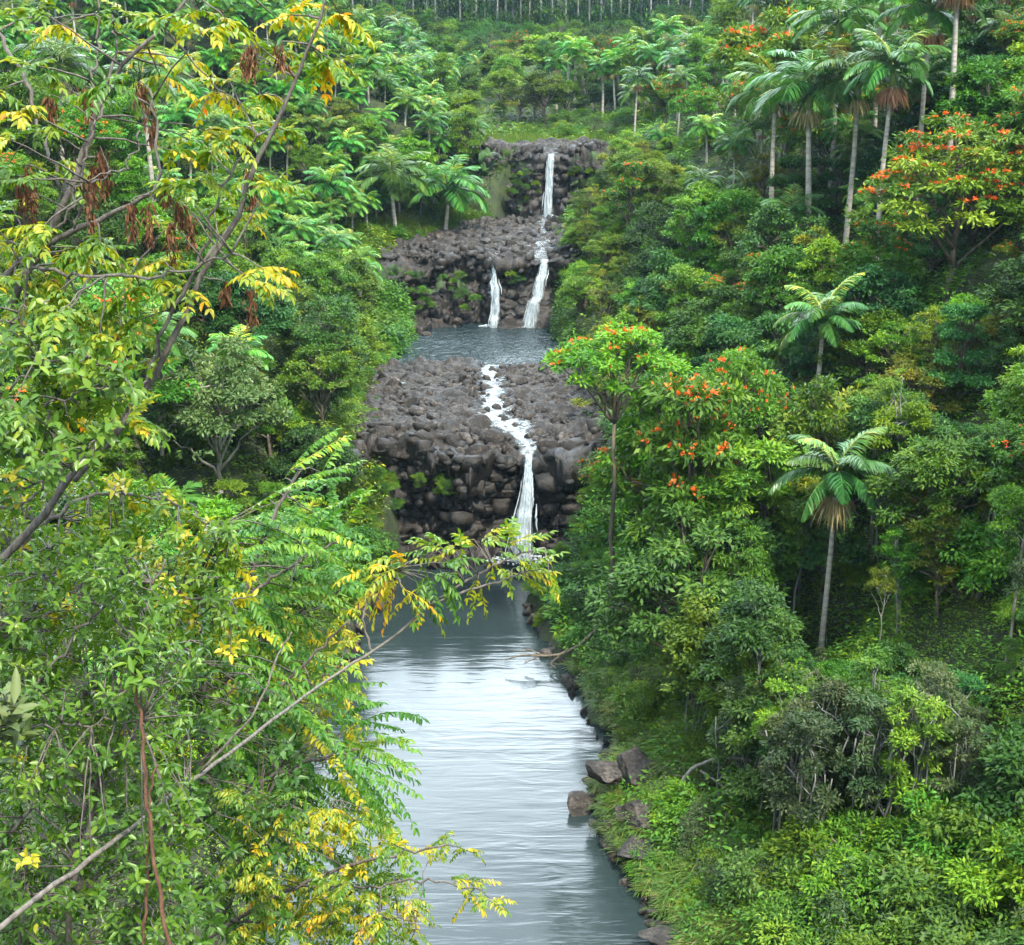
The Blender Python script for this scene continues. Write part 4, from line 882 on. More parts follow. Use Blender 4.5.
def zone(x, y):
    left = x < (pl(y, XL) + pl(y, XR)) / 2
    if y > 156 and not left and x < pl(y, XR) + 6 or y > 200 or (y > 176 and left and x > pl(y, XL) - 4): return 'in the valley beyond the top waterfall'
    if left: return 'on the left hillside above the falls' if y > 112 else 'on the left slope beside the boulder shelf'
    if y > 112: return 'on the right ridge beside the upper falls'
    if y > 74: return 'high on the right slope'
    return 'low on the right slope above the long pool'
def plant(kind, x, y, s=1.0, label=None, rng=None, k=None, zoff=-.15, force=False, rz=None, tilt=None):
    rng = rng or random
    pr = PR[kind][k if k is not None else rng.randrange(len(PR[kind]))]
    z = tz(x, y) + zoff
    if rz is None: rz = rng.uniform(0, 6.283)
    tl = tilt or (rng.gauss(0, .04), rng.gauss(0, .04))
    if not force:
        if not in_view(x, y, z, pr['H'] * s, pr['R'] * s) or not clear_of_river(x, y, z, pr['H'] * s, pr['R'] * s): return None
    SERIAL[0] += 1
    if SERIAL[0] in SKIP:                                        # nothing of it would be seen
        TAKEN.append((x, y, pr['R'] * s)); return True
    if SERIAL[0] in MASS:                                        # past the three hundred that show largest of its kind
        MASSED.append((kind, pr, (x, y, z), rz, s)); TAKEN.append((x, y, pr['R'] * s)); return True
    zn = zone(x, y)
    lab = label or f"{LOOK[kind]} {zn}"
    grp = None if label else f"{NAMES[kind].replace('_', ' ')}s, {LOOK[kind].split(' with')[0]}, {zn}"
    e = place(NAMES[kind], pr['parts'], (x, y, z), rz, s, lab, 'palm' if kind in ('palm', 'grove', 'whitepalm') else 'bush' if kind == 'bush' else 'tree', grp, tl)
    IDX[e.name] = SERIAL[0]
    TAKEN.append((x, y, pr['R'] * s))
    return e
def hero(kind, px, ptop, y, label, k=0, pbase=None, smin=.3, smax=3, rz=None, wide=None):
    """a tree whose crown top is seen at (px, ptop) when it stands y metres out; it grows from the ground there"""
    x = at_y(px, ptop, y)[0]
    for _ in range(3):
        z = tz(x, y); x = (px - CX) / FPX * depth_at(y, (z + at_y(px, ptop, y)[2]) / 2)
    H = at_y(px, ptop, y)[2] - z
    s = min(max(H / PR[kind][k]['H'], smin), smax)
    if wide: s = (s * wide, s * wide, s)
    e = place(NAMES[kind], PR[kind][k]['parts'], (x, y, z - .15), rz if rz is not None else px * .37, s, label, 'palm' if kind in ('palm', 'grove', 'hpalm', 'whitepalm') else 'bush' if kind == 'bush' else 'tree')
    TAKEN.append((x, y, PR[kind][k]['R'] * (s if not wide else s[0])))
    return e
NAMES['hpalm'] = 'palm_tree'
PR['hpalm'] = [palm_proto(61, 7.0, M['palm'], 14, 2.7, 56, .62, .06, True, False, .1, STRAP, True), palm_proto(62, 8.5, M['palm'], 15, 2.9, 56, .7, .065, True, True, .11, STRAP, True), palm_proto(63, 6.0, M['palm'], 18, 3.2, 56, .7, .06, False, False, .12, STRAP, True)]

# ---------------------------------------------------------------- trees one can point to
hero('hpalm', 826, 452, 57, 'lone palm with drooping fronds and straw-coloured skirt, mid right slope', 0)
hero('hpalm', 815, 300, 72, 'palm with long feathery fronds behind the yellowish tree on the right slope', 2)
hero('hpalm', 884, 48, 88, 'palm with one clean pale trunk and tan skirt left of the flowering tree', 1)
hero('hpalm', 925, -10, 92, 'palm with pale trunk crossing the top edge, second from the right', 1, rz=1)
hero('hpalm', 957, -62, 90, 'rightmost tall palm, only its trunk and skirt below the top edge', 1, rz=2)
hero('palm', 812, 62, 96, 'palm with dense crown at the left end of the ridge-top palm row', 1)
hero('palm', 850, 58, 94, 'palm with hanging yellow frond in the middle of the ridge-top row', 0)
hero('palm', 835, 5, 104, 'palm rising behind the ridge-top palm row', 2)
hero('palm', 775, 75, 104, 'leaning palm low at the left of the ridge-top row', 3)
hero('palm', 880, -20, 106, 'palm crown cut by the top edge above the palm row', 2)
hero('bigtulip', 958, 104, 76, 'largest orange-flowered spreading tree with forked pale limbs, upper right', 0, wide=1.05)
hero('slim', 613, 325, 68, 'slim dark-stemmed tree with flat orange-flowered crown standing in front of the boulder shelf', 0, wide=1.0)
hero('tulip', 745, 340, 66, 'orange-topped flowering tree left of the feathery palm', 2, wide=.62)
hero('tulip', 690, 385, 63, 'leafy tree with orange flower sprays on its left shoulder, centre right', 1, wide=.8)
hero('tulip', 782, 12, 112, 'orange-flowered tree at the skyline among ridge palms', 0, wide=.9)
hero('tulip', 1005, 250, 72, 'tree with orange tips under the largest flowering tree', 2, wide=.8)
hero('teal', 962, 305, 66, 'dense blue-green tree with layered crown at the right', 1, wide=.85)
hero('olive', 842, 358, 63, 'yellow-olive tree with bare grey twigs, beside the feathery palm', 0, wide=.8)
hero('mid', 1000, 40, 84, 'bushy green tree at the top right corner', 0)
hero('dark', 700, 500, 58, 'broad dark tree below the orange flower sprays', 1, wide=.9)
hero('lime', 665, 370, 70, 'light green tree beside the slim flat-crowned one', 0, wide=.7)
hero('mid', 760, 440, 61, 'green tree left of the lone palm', 2)
hero('stem', 1016, 470, 48, 'tall pale mottled trunk at the right edge', 0, wide=.75)
hero('stem', 985, 520, 53, 'thin white trunk with high crown near the right edge', 1, wide=.7)
hero('stem', 740, 520, 57, 'mossy brown trunk left of the lone palm', 2, wide=.7)
hero('stem', 880, 560, 52, 'pale trunk with sparse high crown in the lower right woods', 1, wide=.6)
hero('pale', 215, 330, 74, 'whitish-green tree with rounded crown on the left slope', 0, wide=.85)
hero('mid', 322, 345, 84, 'spreading flat-topped tree with curved dark limbs beside the boulder shelf', 1, wide=.95)
hero('palm', 158, 322, 74, 'palm with a straw skirt among trees on the left slope', 0)
hero('palm', 60, 45, 96, 'silvery palm behind the yellow leaves, top left', 1)
hero('palm', 150, 62, 98, 'big drooping palm behind the yellow leaves, second from the left', 0)
hero('tulip', 75, 108, 92, 'orange-flowered tree behind the brown dried clusters', 0)
hero('tulip', 130, 295, 72, 'tree with a few orange blooms behind the grey limbs on the left', 1)
hero('lime', 235, 255, 96, 'soft green tree under the grove on the left hillside', 1)
hero('lime', 350, 310, 98, 'bright green bushy tree left of the middle pool', 0)
hero('grove', 330, 175, 131, 'young palm standing in front of the grove, left of the twin falls', 0)
hero('grove', 445, 175, 140, 'small palm at the grove edge near the top waterfall', 3)
hero('grove', 395, 160, 137, 'palm with yellow centre at the front of the grove', 1)
hero('grove', 300, 285, 100, 'dark glossy palm low on the left hillside', 2)
hero('tulip', 603, 36, 222, 'red-topped tree on the far mound', 0, wide=1)
hero('lime', 558, 30, 216, 'bright round tree on top of the far mound', 0, wide=1.6)
hero('tulip', 500, 100, 186, 'reddish tree in the shade left of the meadow', 1)
hero('olive', 520, 75, 184, 'olive tree left of the meadow beyond the top fall', 0)
hero('mid', 545, 70, 182, 'green spreading tree at the back of the meadow', 1)

# ---------------------------------------------------------------- the woods
rnd = random.Random(11)
def scatter(n, xr, yr, kinds, spacing, srange=(.8, 1.15), cond=None, tries=30):
    ks = [k for k, w in kinds for _ in range(w)]
    got = 0
    for _ in range(n * tries):
        if got >= n: break
        y = rnd.uniform(*yr); a, b = xr(y) if callable(xr) else xr
        x = rnd.uniform(a, b)
        if cond and not cond(x, y): continue
        kind = rnd.choice(ks); s = rnd.uniform(*srange)
        if not free(x, y, spacing): continue
        for f in (1, .65, .42):
            if plant(kind, x, y, s * f, rng=rnd) is not None:
                got += 1; break
    return got
frL = lambda w0, w1: (lambda y: (pl(y, XL) - w1, pl(y, XL) - w0))
frR = lambda w0, w1: (lambda y: (pl(y, XR) + w0, pl(y, XR) + w1))
cnt = {}
# left palm grove
cnt['grove'] = scatter(430, frL(3.5, 58), (113, 205), [('grove', 14), ('palm', 1)], .1, (.55, .9))
cnt['white'] = scatter(22, lambda y: (5, 22), (184, 205), [('whitepalm', 1)], .8, (.8, 1.1))
cnt['groveedge'] = scatter(26, frL(2, 16), (136, 178), [('grove', 3), ('mid', 2), ('lime', 2)], 1.6, (.5, .85))
# left slope
cnt['lslope'] = scatter(115, frL(2, 46), (50, 112), [('mid', 4), ('teal', 2), ('dark', 2), ('lime', 4), ('tulip', 1), ('grove', 2), ('olive', 1)], 1.6, (.5, .85))
cnt['lbush'] = scatter(110, frL(.2, 16), (55, 150), [('bush', 1)], .5, (.6, 1.25))
# right slope
cnt['rslope'] = scatter(150, frR(5, 36), (48, 112), [('mid', 5), ('teal', 4), ('dark', 4), ('lime', 2), ('olive', 2), ('tulip', 2)], 1.7, (.55, .95))
cnt['rlow'] = scatter(40, frR(3.2, 15), (43, 64), [('grey', 1)], 1.0, (.7, 1.05))
cnt['rlowbush'] = scatter(70, frR(3, 15), (34, 52), [('bush', 1)], .7, (.7, 1.7))
def margin(n, side, y0, y1, a, b, kinds=(1, 2, 3, 0)):
    """low growth creeping from the banks onto the rock"""
    for _ in range(n):
        y = rnd.uniform(y0, y1); w = rnd.uniform(a, b); x = pl(y, XL) + w if side == 'L' else pl(y, XR) - w
        s = rnd.uniform(.22, .48) * (1 - .35 * max(0, w)); k = rnd.choice(kinds); pr = PR['bush'][k]
        z = max(tz(x, y), bedz(x, y) if 83 < y < 107 or 126 < y < 148 else 0) - .1
        SERIAL[0] += 1
        if SERIAL[0] in SKIP: rnd.uniform(0, 6.283); continue
        e = place('bush', pr['parts'], (x, y, z), rnd.uniform(0, 6.283), max(s, .16), 'low bush creeping from the bank onto the rocks beside the falls', 'bush', 'low bushes edging the rock shelves')
        IDX[e.name] = SERIAL[0]
margin(46, 'L', 84, 108, -1.2, 1.3); margin(40, 'R', 84, 108, -1.2, 1.2)
margin(26, 'L', 126, 149, -.8, .9); margin(16, 'R', 126, 149, -.8, .9)
margin(22, 'L', 107, 125.5, -1.5, .1); margin(22, 'R', 107, 125.5, -1.5, .1)
margin(34, 'L', 78.5, 84.3, -1.6, 1.0); margin(18, 'R', 78.5, 84.3, -1.4, .6)
margin(22, 'R', 68, 83, -1.4, .2); margin(16, 'L', 68, 83, -1.4, .6)
def ledge(n, x0, x1, y, z0, z1):
    for _ in range(n):
        x = rnd.uniform(x0, x1); z = rnd.uniform(z0, z1); s = rnd.uniform(.22, .42); k = rnd.choice((0, 1, 3))
        SERIAL[0] += 1; yy, rz = y - rnd.uniform(.5, 1.5), rnd.uniform(0, 6.283)
        if SERIAL[0] in SKIP: continue
        e = place('bush', PR['bush'][k]['parts'], (x, yy, z), rz, s, 'small fern-green bush clinging to a cliff face between the pools', 'bush', 'bushes clinging to the cliff faces'); IDX[e.name] = SERIAL[0]
ledge(16, -8.5, -3.2, 125.6, 8.4, 11.4); ledge(5, -11.5, -8.5, 125.2, 8, 12); ledge(4, -.6, .9, 125.9, 10.5, 11.8)
ledge(12, -.6, 2.8, 152.4, 14.5, 18.5); ledge(14, 6.2, 10.5, 152.5, 15.5, 19.2)
ledge(9, -6.5, -2.5, 83.3, 4.3, 5.6); ledge(3, 3, 4.8, 83.3, 4.3, 5.6)
IGNORE[0] = True
cnt['bankbush'] = scatter(70, frR(.5, 5), (56, 82), [('bush', 1)], .35, (.3, .62))
IGNORE[0] = False
cnt['rbush'] = scatter(170, frR(.3, 16), (40, 150), [('bush', 1)], .5, (.55, 1.3))
cnt['ridgepalms'] = scatter(46, frR(11, 30), (94, 118), [('palm', 3), ('grove', 2)], .25, (.6, .95))
cnt['pole'] = scatter(26, frR(4.5, 16), (45, 62), [('pole', 1)], .35, (.75, 1.15))
cnt['rbank'] = scatter(60, frR(.5, 9), (88, 150), [('mid', 3), ('olive', 3), ('lime', 2)], 1.4, (.4, .75))
cnt['rridge'] = scatter(120, frR(2, 40), (108, 200), [('palm', 4), ('grove', 5), ('tulip', 1), ('mid', 2), ('olive', 1)], 1.5, (.65, .95))
# beyond the top fall
low = lambda x, y: proj([(x, y, tz(x, y) + 6.5)])[0, 1] > 40 or not 440 < proj([(x, y, tz(x, y))])[0, 0] < 660
cnt['valley'] = scatter(150, lambda y: (pl(y, XL) - 12, pl(y, XR) + 25), (182, 280), [('mid', 4), ('dark', 4), ('olive', 2), ('tulip', 1), ('grove', 6), ('lime', 1)], 1.8, (.6, .9), low)
cnt['headbush'] = scatter(60, (-16, 32), (255, 290), [('bush', 1)], 1.2, (1.2, 2.2))
cnt['vbush'] = scatter(40, lambda y: (6, pl(y, XR) + 6), (170, 188), [('bush', 1)], .8, (.8, 1.4))
print('COUNTS', cnt, len(TAKEN))

def join_mass(name, kinds):
    V, Q, Ts, A, MQ, MT, mats, n = [], [], [], [], [], [], [], 0
    mb = MB()
    for kind, pr, loc, rz, sc in MASSED:
        if kind not in kinds: continue
        for _, me in pr['parts']:
            v = np.empty(len(me.vertices) * 3, np.float32); me.vertices.foreach_get('co', v); v = v.reshape(-1, 3) * sc
            c, q = math.cos(rz), math.sin(rz)
            v = np.stack([v[:, 0] * c - v[:, 1] * q, v[:, 0] * q + v[:, 1] * c, v[:, 2]], 1) + loc
            lv = np.empty(len(me.loops), np.int32); me.loops.foreach_get('vertex_index', lv)
            lt = np.empty(len(me.polygons), np.int32); me.polygons.foreach_get('loop_total', lt)
            nq = int((lt == 4).sum()); a = np.empty(len(me.vertices), np.float32); me.attributes['tint'].data.foreach_get('value', a)
            m = me.materials[0]
            if m not in mats: mats.append(m)
            mb.add(v, lv[:nq * 4].reshape(-1, 4), lv[nq * 4:].reshape(-1, 3), a, mats.index(m))
    if mb.n:
        tag(link(name, mb.mesh(name, mats)), kind='stuff')
join_mass('palm_grove', ('palm', 'grove', 'whitepalm')); join_mass('woodland', ('dark', 'teal', 'mid', 'lime', 'olive', 'pale', 'tulip')); join_mass('scrub', ('bush',))

# ---------------------------------------------------------------- the tall plantation at the head of the valley
M['greytrunk'] = bark_mat('grey_plantation_bark', G(.10, .10, .095), G(.3, .3, .29), 4)
def pole_tree(seed, H):
    rng = np.random.default_rng(seed); tm = MB(); cm = MB()
    t = np.linspace(0, 1, 6); tube(tm, np.stack([.2 * np.sin(t * 3 + seed), .2 * t, -1 + (H + 1) * t], 1), .2 * (1.1 - .7 * t), 5)
    for i in range(44):
        q = rng.random() ** 1.3; z = H * (.03 + .97 * q); r = 2.3 * (1.05 - .6 * q)
        n = 26; a = rng.uniform(0, 6.28); c = np.array([math.cos(a), math.sin(a), 0]) * r * rng.uniform(.3, .9) + [0, 0, z]
        P = c + rng.normal(0, .55, (n, 3)); v = unit(rng.normal(0, 1, (n, 3)))
        leaves(cm, P, unit(v - UP * .6), unit(v + UP), rng.uniform(.4, .8, n), .28, LEAF4, np.clip(rng.normal(.4, .2, n), 0, 1))
    return [('trunk', tm.mesh('trunk', M['greytrunk'], True)), ('crown', cm.mesh('crown', M['dark']))]
PT = [pole_tree(70 + k, 20 + 2.5 * k) for k in range(4)]
n = 0
for row, yy in enumerate((292, 297, 303, 310, 318)):
    x = -64 + row
    while x < 62:
        y = yy + rnd.uniform(-1.5, 1.5); x += rnd.uniform(1.4, 2.7) if row < 2 else rnd.uniform(1.8, 3.4)
        q = proj([(x, y, tz(x, y) + 8)])[0]
        if 240 < q[0] < 730:
            place('plantation_tree', PT[rnd.randrange(4)], (x, y, tz(x, y)), rnd.uniform(0, 6), rnd.uniform(.9, 1.1), 'tall straight pale-trunked plantation tree in the dark wood at the head of the valley', 'tree', 'plantation trees at the head of the valley')
            n += 1
print('PLANTATION', n)

# ---------------------------------------------------------------- ground cover (nobody could count it)
def cover(name, n, pick, lsize, mat, seed, per=6, tall=.5, shape=LEAF4, blade=False, tintc=.45, wfac=.4, clear=True):
    rng = np.random.default_rng(seed)
    x, y = pick(rng, n)
    z = terrain(x, y)
    q = proj(np.stack([x, y, z], 1))
    k = (q[:, 0] > -60) & (q[:, 0] < 1084) & (q[:, 1] > -30) & (q[:, 1] < 1000)
    if clear:
        k &= ~inside(proj(np.stack([x, y, z + tall * .9], 1))[:, :2])
    x, y, z, d = x[k], y[k], z[k], q[k, 2]
    m = len(x); mb = MB()
    tb = tintc + .28 * fbm(np.stack([x * .25, y * .25, 0 * x], 1), 3, seed)
    hgt = tall * (.45 + .9 * rng.random(m)) * (1 + .9 * fbm(np.stack([x * .4, y * .4, 0 * x], 1), 2, seed + 3))
    for i in range(per):
        a = rng.uniform(0, 6.283, m); o = np.stack([np.cos(a), np.sin(a), 0 * a], 1)
        L = lsize(d) * rng.uniform(.5, 1.3, m) * (1 + .5 * fbm(np.stack([x * .5, y * .5, 0 * x + 3], 1), 2, seed + 9))
        if blade:
            P = np.stack([x, y, z - .05], 1) + o * (.12 * rng.random(m))[:, None]
            leaves(mb, P, unit(o * rng.uniform(.15, .75, m)[:, None] + UP), o, L * 2.2, L * .06 + .01 + d * .00012, STRAP if False else LEAF4, np.clip(tb + rng.normal(0, .18, m), 0, 1))
        else:
            P = np.stack([x, y, z], 1) + o * (rng.uniform(0, .45, m))[:, None] + UP * (hgt * rng.uniform(.1, 1, m))[:, None]
            leaves(mb, P, unit(o - UP * rng.uniform(-.3, .5, m)[:, None]), unit(UP + o * .3 + rng.normal(0, .35, (m, 3))), L, L * wfac, shape, np.clip(tb + rng.normal(0, .18, m), 0, 1))
    return tag(link(name, mb.mesh(name, mat)), kind='stuff')
def pickside(f, y0, y1, w0, w1, pw=1.0):
    def g(rng, n):
        y = y0 + (y1 - y0) * rng.random(n) ** pw
        w = w0 + (w1 - w0) * rng.random(n)
        return (pl(y, XL) - w if f == 'L' else pl(y, XR) + w), y
    return g
ls = lambda d: .12 + d * .0019
cover('undergrowth', 15000, pickside('R', 105, 205, .6, 34), lambda d: .38 + 0 * d, M['under'], 317, 6, .9, clear=False)
cover('undergrowth', 2500, pickside('L', 107, 126, -.9, 2), lambda d: .3 + 0 * d, M['under'], 331, 7, .8, clear=False)
cover('undergrowth', 2500, pickside('R', 107, 126, -.9, 2), lambda d: .3 + 0 * d, M['under'], 332, 7, .8, clear=False)
cover('undergrowth', 6000, pickside('R', 64, 150, .5, 4), lambda d: .26 + 0 * d, M['under'], 318, 7, .75, clear=False)
cover('undergrowth', 5000, pickside('L', 60, 150, .4, 4), lambda d: .26 + 0 * d, M['under'], 319, 7, .6, clear=False)
cover('undergrowth', 26000, pickside('R', 30, 112, .2, 30, 1.2), ls, M['under'], 301, 8, 1.0)
cover('undergrowth', 24000, pickside('L', 38, 135, .1, 30, 1.0), ls, M['under'], 302, 7, .9)
cover('undergrowth', 9000, pickside('R', 30, 62, .8, 16, 1.0), lambda d: .16 + 0 * d, M['lime'], 306, 8, .9, tintc=.35)
cover('undergrowth', 12000, lambda rng, n: (rng.uniform(-30, 45, n), rng.uniform(166, 290, n)), lambda d: .45 + 0 * d, M['under'], 303, 6, .9)
cover('undergrowth', 9000, pickside('L', 128, 205, .5, 60), lambda d: .4 + 0 * d, M['under'], 307, 5, .9)
def tussocks(n, seed):
    rng = np.random.default_rng(seed); mb = MB()
    y = 41 + 24 * rng.random(n) ** 1.3; x = pl(y, XR) + .15 + 4.2 * rng.random(n) ** 1.3; z = terrain(x, y)
    for i in range(n):
        k = rng.integers(35, 80); a = rng.uniform(0, 6.283, k); o = np.stack([np.cos(a), np.sin(a), 0 * a], 1)
        L = rng.uniform(.5, 1.15) * rng.uniform(.5, 1.1, k); dry = rng.uniform(.15, .5) + (.35 if rng.random() < .3 else 0)
        P = np.array([x[i], y[i], z[i] - .05]) + o * (.16 * rng.random(k))[:, None]; b = rng.uniform(.2, .9, k)[:, None]
        D1 = unit(o * b + UP); mid = P + D1 * (L * .55)[:, None]; D2 = unit(o * (b + .9) + UP * .15 - UP * .5 * b)
        t = np.clip(dry + rng.normal(0, .2, k), 0, 1)
        leaves(mb, P, D1, o, L * .6, .028, LEAF4, t); leaves(mb, mid, D2, unit(UP + o * .2), L * .55, .026, LEAF4, t)
    tag(link('grass', mb.mesh('grass', M['grassy'])), kind='stuff')
tussocks(620, 304)
cover('grass', 5000, lambda rng, n: (rng.uniform(-4, 13, n), rng.uniform(153.2, 178, n)), lambda d: .35 + 0 * d, M['grassy'], 305, 9, .4, blade=True, tintc=.35, clear=False)
cover('grass', 5000, pickside('L', 126, 150, .1, 9), lambda d: .3 + 0 * d, M['grassy'], 308, 8, .4, blade=True, tintc=.35)
cover('grass', 4500, pickside('L', 62, 112, .1, 3.5), lambda d: .3 + 0 * d, M['grassy'], 309, 9, .4, blade=True, tintc=.25)
# ================================================================ PLANTS CLOSE TO THE LOOKOUT
def smooth_path(P, n=24):
    P = np.asarray(P, float); k = len(P)
    t = np.linspace(0, 1, k); T = np.linspace(0, 1, n)
    Q = np.stack([np.interp(T, t, P[:, i]) for i in range(P.shape[1])], 1)
    for _ in range(2):
        Q[1:-1] = (Q[:-2] + 2 * Q[1:-1] + Q[2:]) / 4
    return Q
class Plant:
    """stems drawn as real tubes, leaves hung on twigs that start at the nearest stem"""
    def __init__(s, seed, wob=.008):
        s.wob = wob; s.rng = np.random.default_rng(seed); s.st = MB(); s.paths = []; s.lf = MB(); s.extra = MB()
    def stem(s, pts, w0, w1, n=24, sides=7):
        """pts: (px, py, depth)"""
        Q = smooth_path([ptc(*p) for p in pts], n)
        Q[1:-1] += s.rng.normal(0, s.wob, (n - 2, 3))
        d0, d1 = pts[0][2], pts[-1][2]
        r = np.linspace(w0 * d0, w1 * d1, n) / FPX / 2
        tube(s.st, Q, r, sides, .5); s.paths.append(Q)
        return Q
    def near(s, p):
        best = None
        for Q in s.paths:
            d = np.linalg.norm(Q - p, axis=1); i = int(d.argmin())
            if best is None or d[i] < best[0]: best = (d[i], Q[i])
        return best
    def twig(s, p, r=.004, sag=.03, reach=1.6):
        d, q = s.near(p)
        if d > reach: q = q + (p - q) * (1 - reach / d)
        c = curve3(q, p, sag * d, 6, s.rng, .01 * d)
        tube(s.st, c, r * np.linspace(1.3, .55, 6), 4, .5)
        return unit(p - q) if d > 1e-4 else UP
    def pinnate(s, p, d, Lr, n, Ll, Wl, tint, droop=.5, shape=LEAF6, mb=None, spread=.75, hang=.35, tj=.1):
        """one compound leaf: a fine midrib and paired leaflets"""
        mb = mb or s.lf; rng = s.rng
        t = np.linspace(0, 1, 7)
        pts = p + d * (t * Lr)[:, None] - UP * (droop * Lr * t ** 2)[:, None]
        tube(mb, pts, Ll * .03 * (1.2 - t), 3, tint + .1, cap=False)
        tt = np.linspace(.16, .97, n)
        P = np.stack([np.interp(tt, t, pts[:, i]) for i in range(3)], 1)
        T = unit(np.stack([np.interp(tt, t, np.gradient(pts[:, i])) for i in range(3)], 1))
        sd = unit(np.cross(T, UP) + rng.normal(0, .05, (n, 3)))
        for g in (-1, 1):
            D = unit(sd * g * spread + T * .5 - UP * (hang * rng.uniform(.4, 1.6, n))[:, None] + rng.normal(0, .12, (n, 3)))
            N = unit(np.cross(sd, T) + sd * g * hang * .8 + rng.normal(0, .28, (n, 3)))
            N = N * np.sign(N[:, 2:3] + 1e-6)
            leaves(mb, P, D, N, Ll * np.sin(.35 + tt * 2.3) ** .5 * rng.uniform(.7, 1.15, n) * np.where(rng.random(n) < .05, .15, 1), Wl * rng.uniform(.85, 1.15, n), shape, np.clip(tint + rng.normal(0, tj, n), 0, 1))
        leaves(mb, P[-1:], unit(T[-1:] - UP * .25), UP, Ll, Wl, shape, np.clip(tint, 0, 1))
    def whorl(s, p, d, n, Ll, Wl, tint, shape=LEAF6, flare=.9, tj=.12):
        rng = s.rng
        a = rng.uniform(0, 6.283) + np.arange(n) * 2.4
        ref = unit(np.cross(d, [0.3, .2, 1])); r2 = np.cross(d, ref)
        o = np.cos(a)[:, None] * ref + np.sin(a)[:, None] * r2
        D = unit(o * flare + d * rng.uniform(.2, .9, n)[:, None] - UP * .12)
        P = p - d * (np.arange(n) * .012 * Ll / .06)[:, None]
        N = unit(UP * .9 + d * .5 - o * .35 + rng.normal(0, .22, (n, 3)))
        leaves(s.lf, P, D, N, Ll * rng.uniform(.7, 1.15, n), Wl * rng.uniform(.8, 1.15, n), shape, np.clip(tint + rng.normal(0, tj, n), 0, 1))
    def build(s, name, label, cat, stemmat, leafmat, leafname='foliage', extra=None, base=None):
        b = np.array(base if base is not None else s.paths[0][0])
        e = link(name, None); e.location = b; e.empty_display_size = .1
        tag(e, label, cat)
        for nm, mb, mt in (('stem', s.st, stemmat), (leafname, s.lf, leafmat)) + (((extra[0], s.extra, extra[1]),) if extra else ()):
            if mb.n:
                for i in range(len(mb.V)): mb.V[i] = mb.V[i] - b
                link(nm, mb.mesh(nm, mt, nm == 'stem'), e)
        return e
CAMP = np.array([0, 0, CAMZ])

# ---------------------------------------------------------------- tree with yellowing leaves and brown dried clusters, top left
A = Plant(501)
D0 = 5.2
A.stem([(-60, 640, 5.6), (0, 560, 5.5), (60, 490, 5.4), (110, 435, 5.3), (165, 370, 5.2), (190, 300, 5.2), (235, 215, 5.1), (262, 150, 5.0), (290, 95, 5.0), (322, 20, 4.9), (330, -30, 4.9)], 9, 2.5)
A.stem([(75, 480, 5.35), (120, 430, 5.2), (150, 370, 5.1), (172, 300, 5.0), (215, 245, 4.9)], 6, 3)
A.stem([(-40, 300, 5.2), (0, 278, 5.2), (40, 250, 5.1), (75, 228, 5.0), (110, 212, 5.0), (140, 200, 4.9), (158, 180, 4.9), (160, 150, 4.9), (150, 110, 4.9), (150, 90, 4.9)], 7, 2)
A.stem([(-40, 420, 5.4), (0, 330, 5.3), (30, 270, 5.2), (55, 230, 5.2), (80, 165, 5.1), (90, 130, 5.1), (105, 100, 5.1), (120, 65, 5.0), (150, 35, 5.0), (192, 0, 5.0), (215, -30, 5)], 9, 2.5)
A.stem([(-20, 60, 5.4), (0, 28, 5.4), (25, 85, 5.3), (42, 135, 5.3), (55, 170, 5.2), (60, 200, 5.2)], 4.5, 3)
A.stem([(20, 262, 5.0), (60, 270, 5.0), (100, 278, 4.9), (150, 276, 4.9), (190, 270, 4.9), (232, 253, 4.8)], 4, 2)
A.stem([(80, 165, 5.1), (100, 110, 5.2), (118, 50, 5.2), (112, 15, 5.2)], 4, 2)
A.stem([(90, 90, 5.2), (98, 40, 5.2), (98, -20, 5.2)], 3, 2)
A.stem([(40, 250, 5.1), (75, 205, 5.0), (85, 150, 5.0), (95, 120, 5.0)], 3.5, 2)
A.stem([(75, 228, 5.0), (100, 180, 4.9), (128, 170, 4.9), (140, 130, 4.9)], 3, 1.6)
A.stem([(170, 310, 5.1), (205, 250, 5.1), (215, 200, 5.0), (245, 150, 5.0), (258, 135, 5.0)], 4, 1.6)
A.stem([(60, 490, 5.4), (45, 400, 5.4), (40, 330, 5.4), (30, 250, 5.4)], 5, 2)
A.stem([(130, 400, 5.2), (120, 330, 5.3), (128, 280, 5.3)], 4, 2)
spots = [(35, 10, .5), (60, 25, .62), (90, 15, .5), (130, 15, .45), (165, 20, .5), (200, 10, .5), (225, 18, .6), (145, 50, .72), (205, 30, .66), (290, 15, .68), (315, 18, .55), (300, 4, .6), (330, 60, .5), (340, 15, .7), (230, 82, .6), (218, 92, .7), (250, 108, .6), (262, 95, .45), (300, 66, .4), (325, 66, .75), (310, 52, .4), (190, 140, .4), (210, 152, .4), (170, 150, .5), (200, 180, .5), (215, 208, .5), (245, 128, .55), (180, 188, .42), (268, 188, .55), (235, 218, .5), (262, 268, .78), (250, 280, .7), (185, 290, .5), (100, 262, .4), (60, 255, .55), (20, 112, .7), (10, 140, .45), (8, 165, .4), (50, 80, .35), (85, 90, .3), (30, 65, .35), (62, 160, .5), (60, 290, .5), (120, 300, .45), (150, 275, .5), (30, 300, .4), (15, 332, .45), (12, 205, .5), (35, 240, .5), (80, 330, .45), (140, 320, .5), (110, 85, .3), (0, 90, .5), (20, 180, .3), (45, 130, .5), (285, 130, .5), (275, 55, .4), (190, 60, .6), (160, 75, .5), (205, 130, .55), (230, 140, .5), (245, 175, .5)]
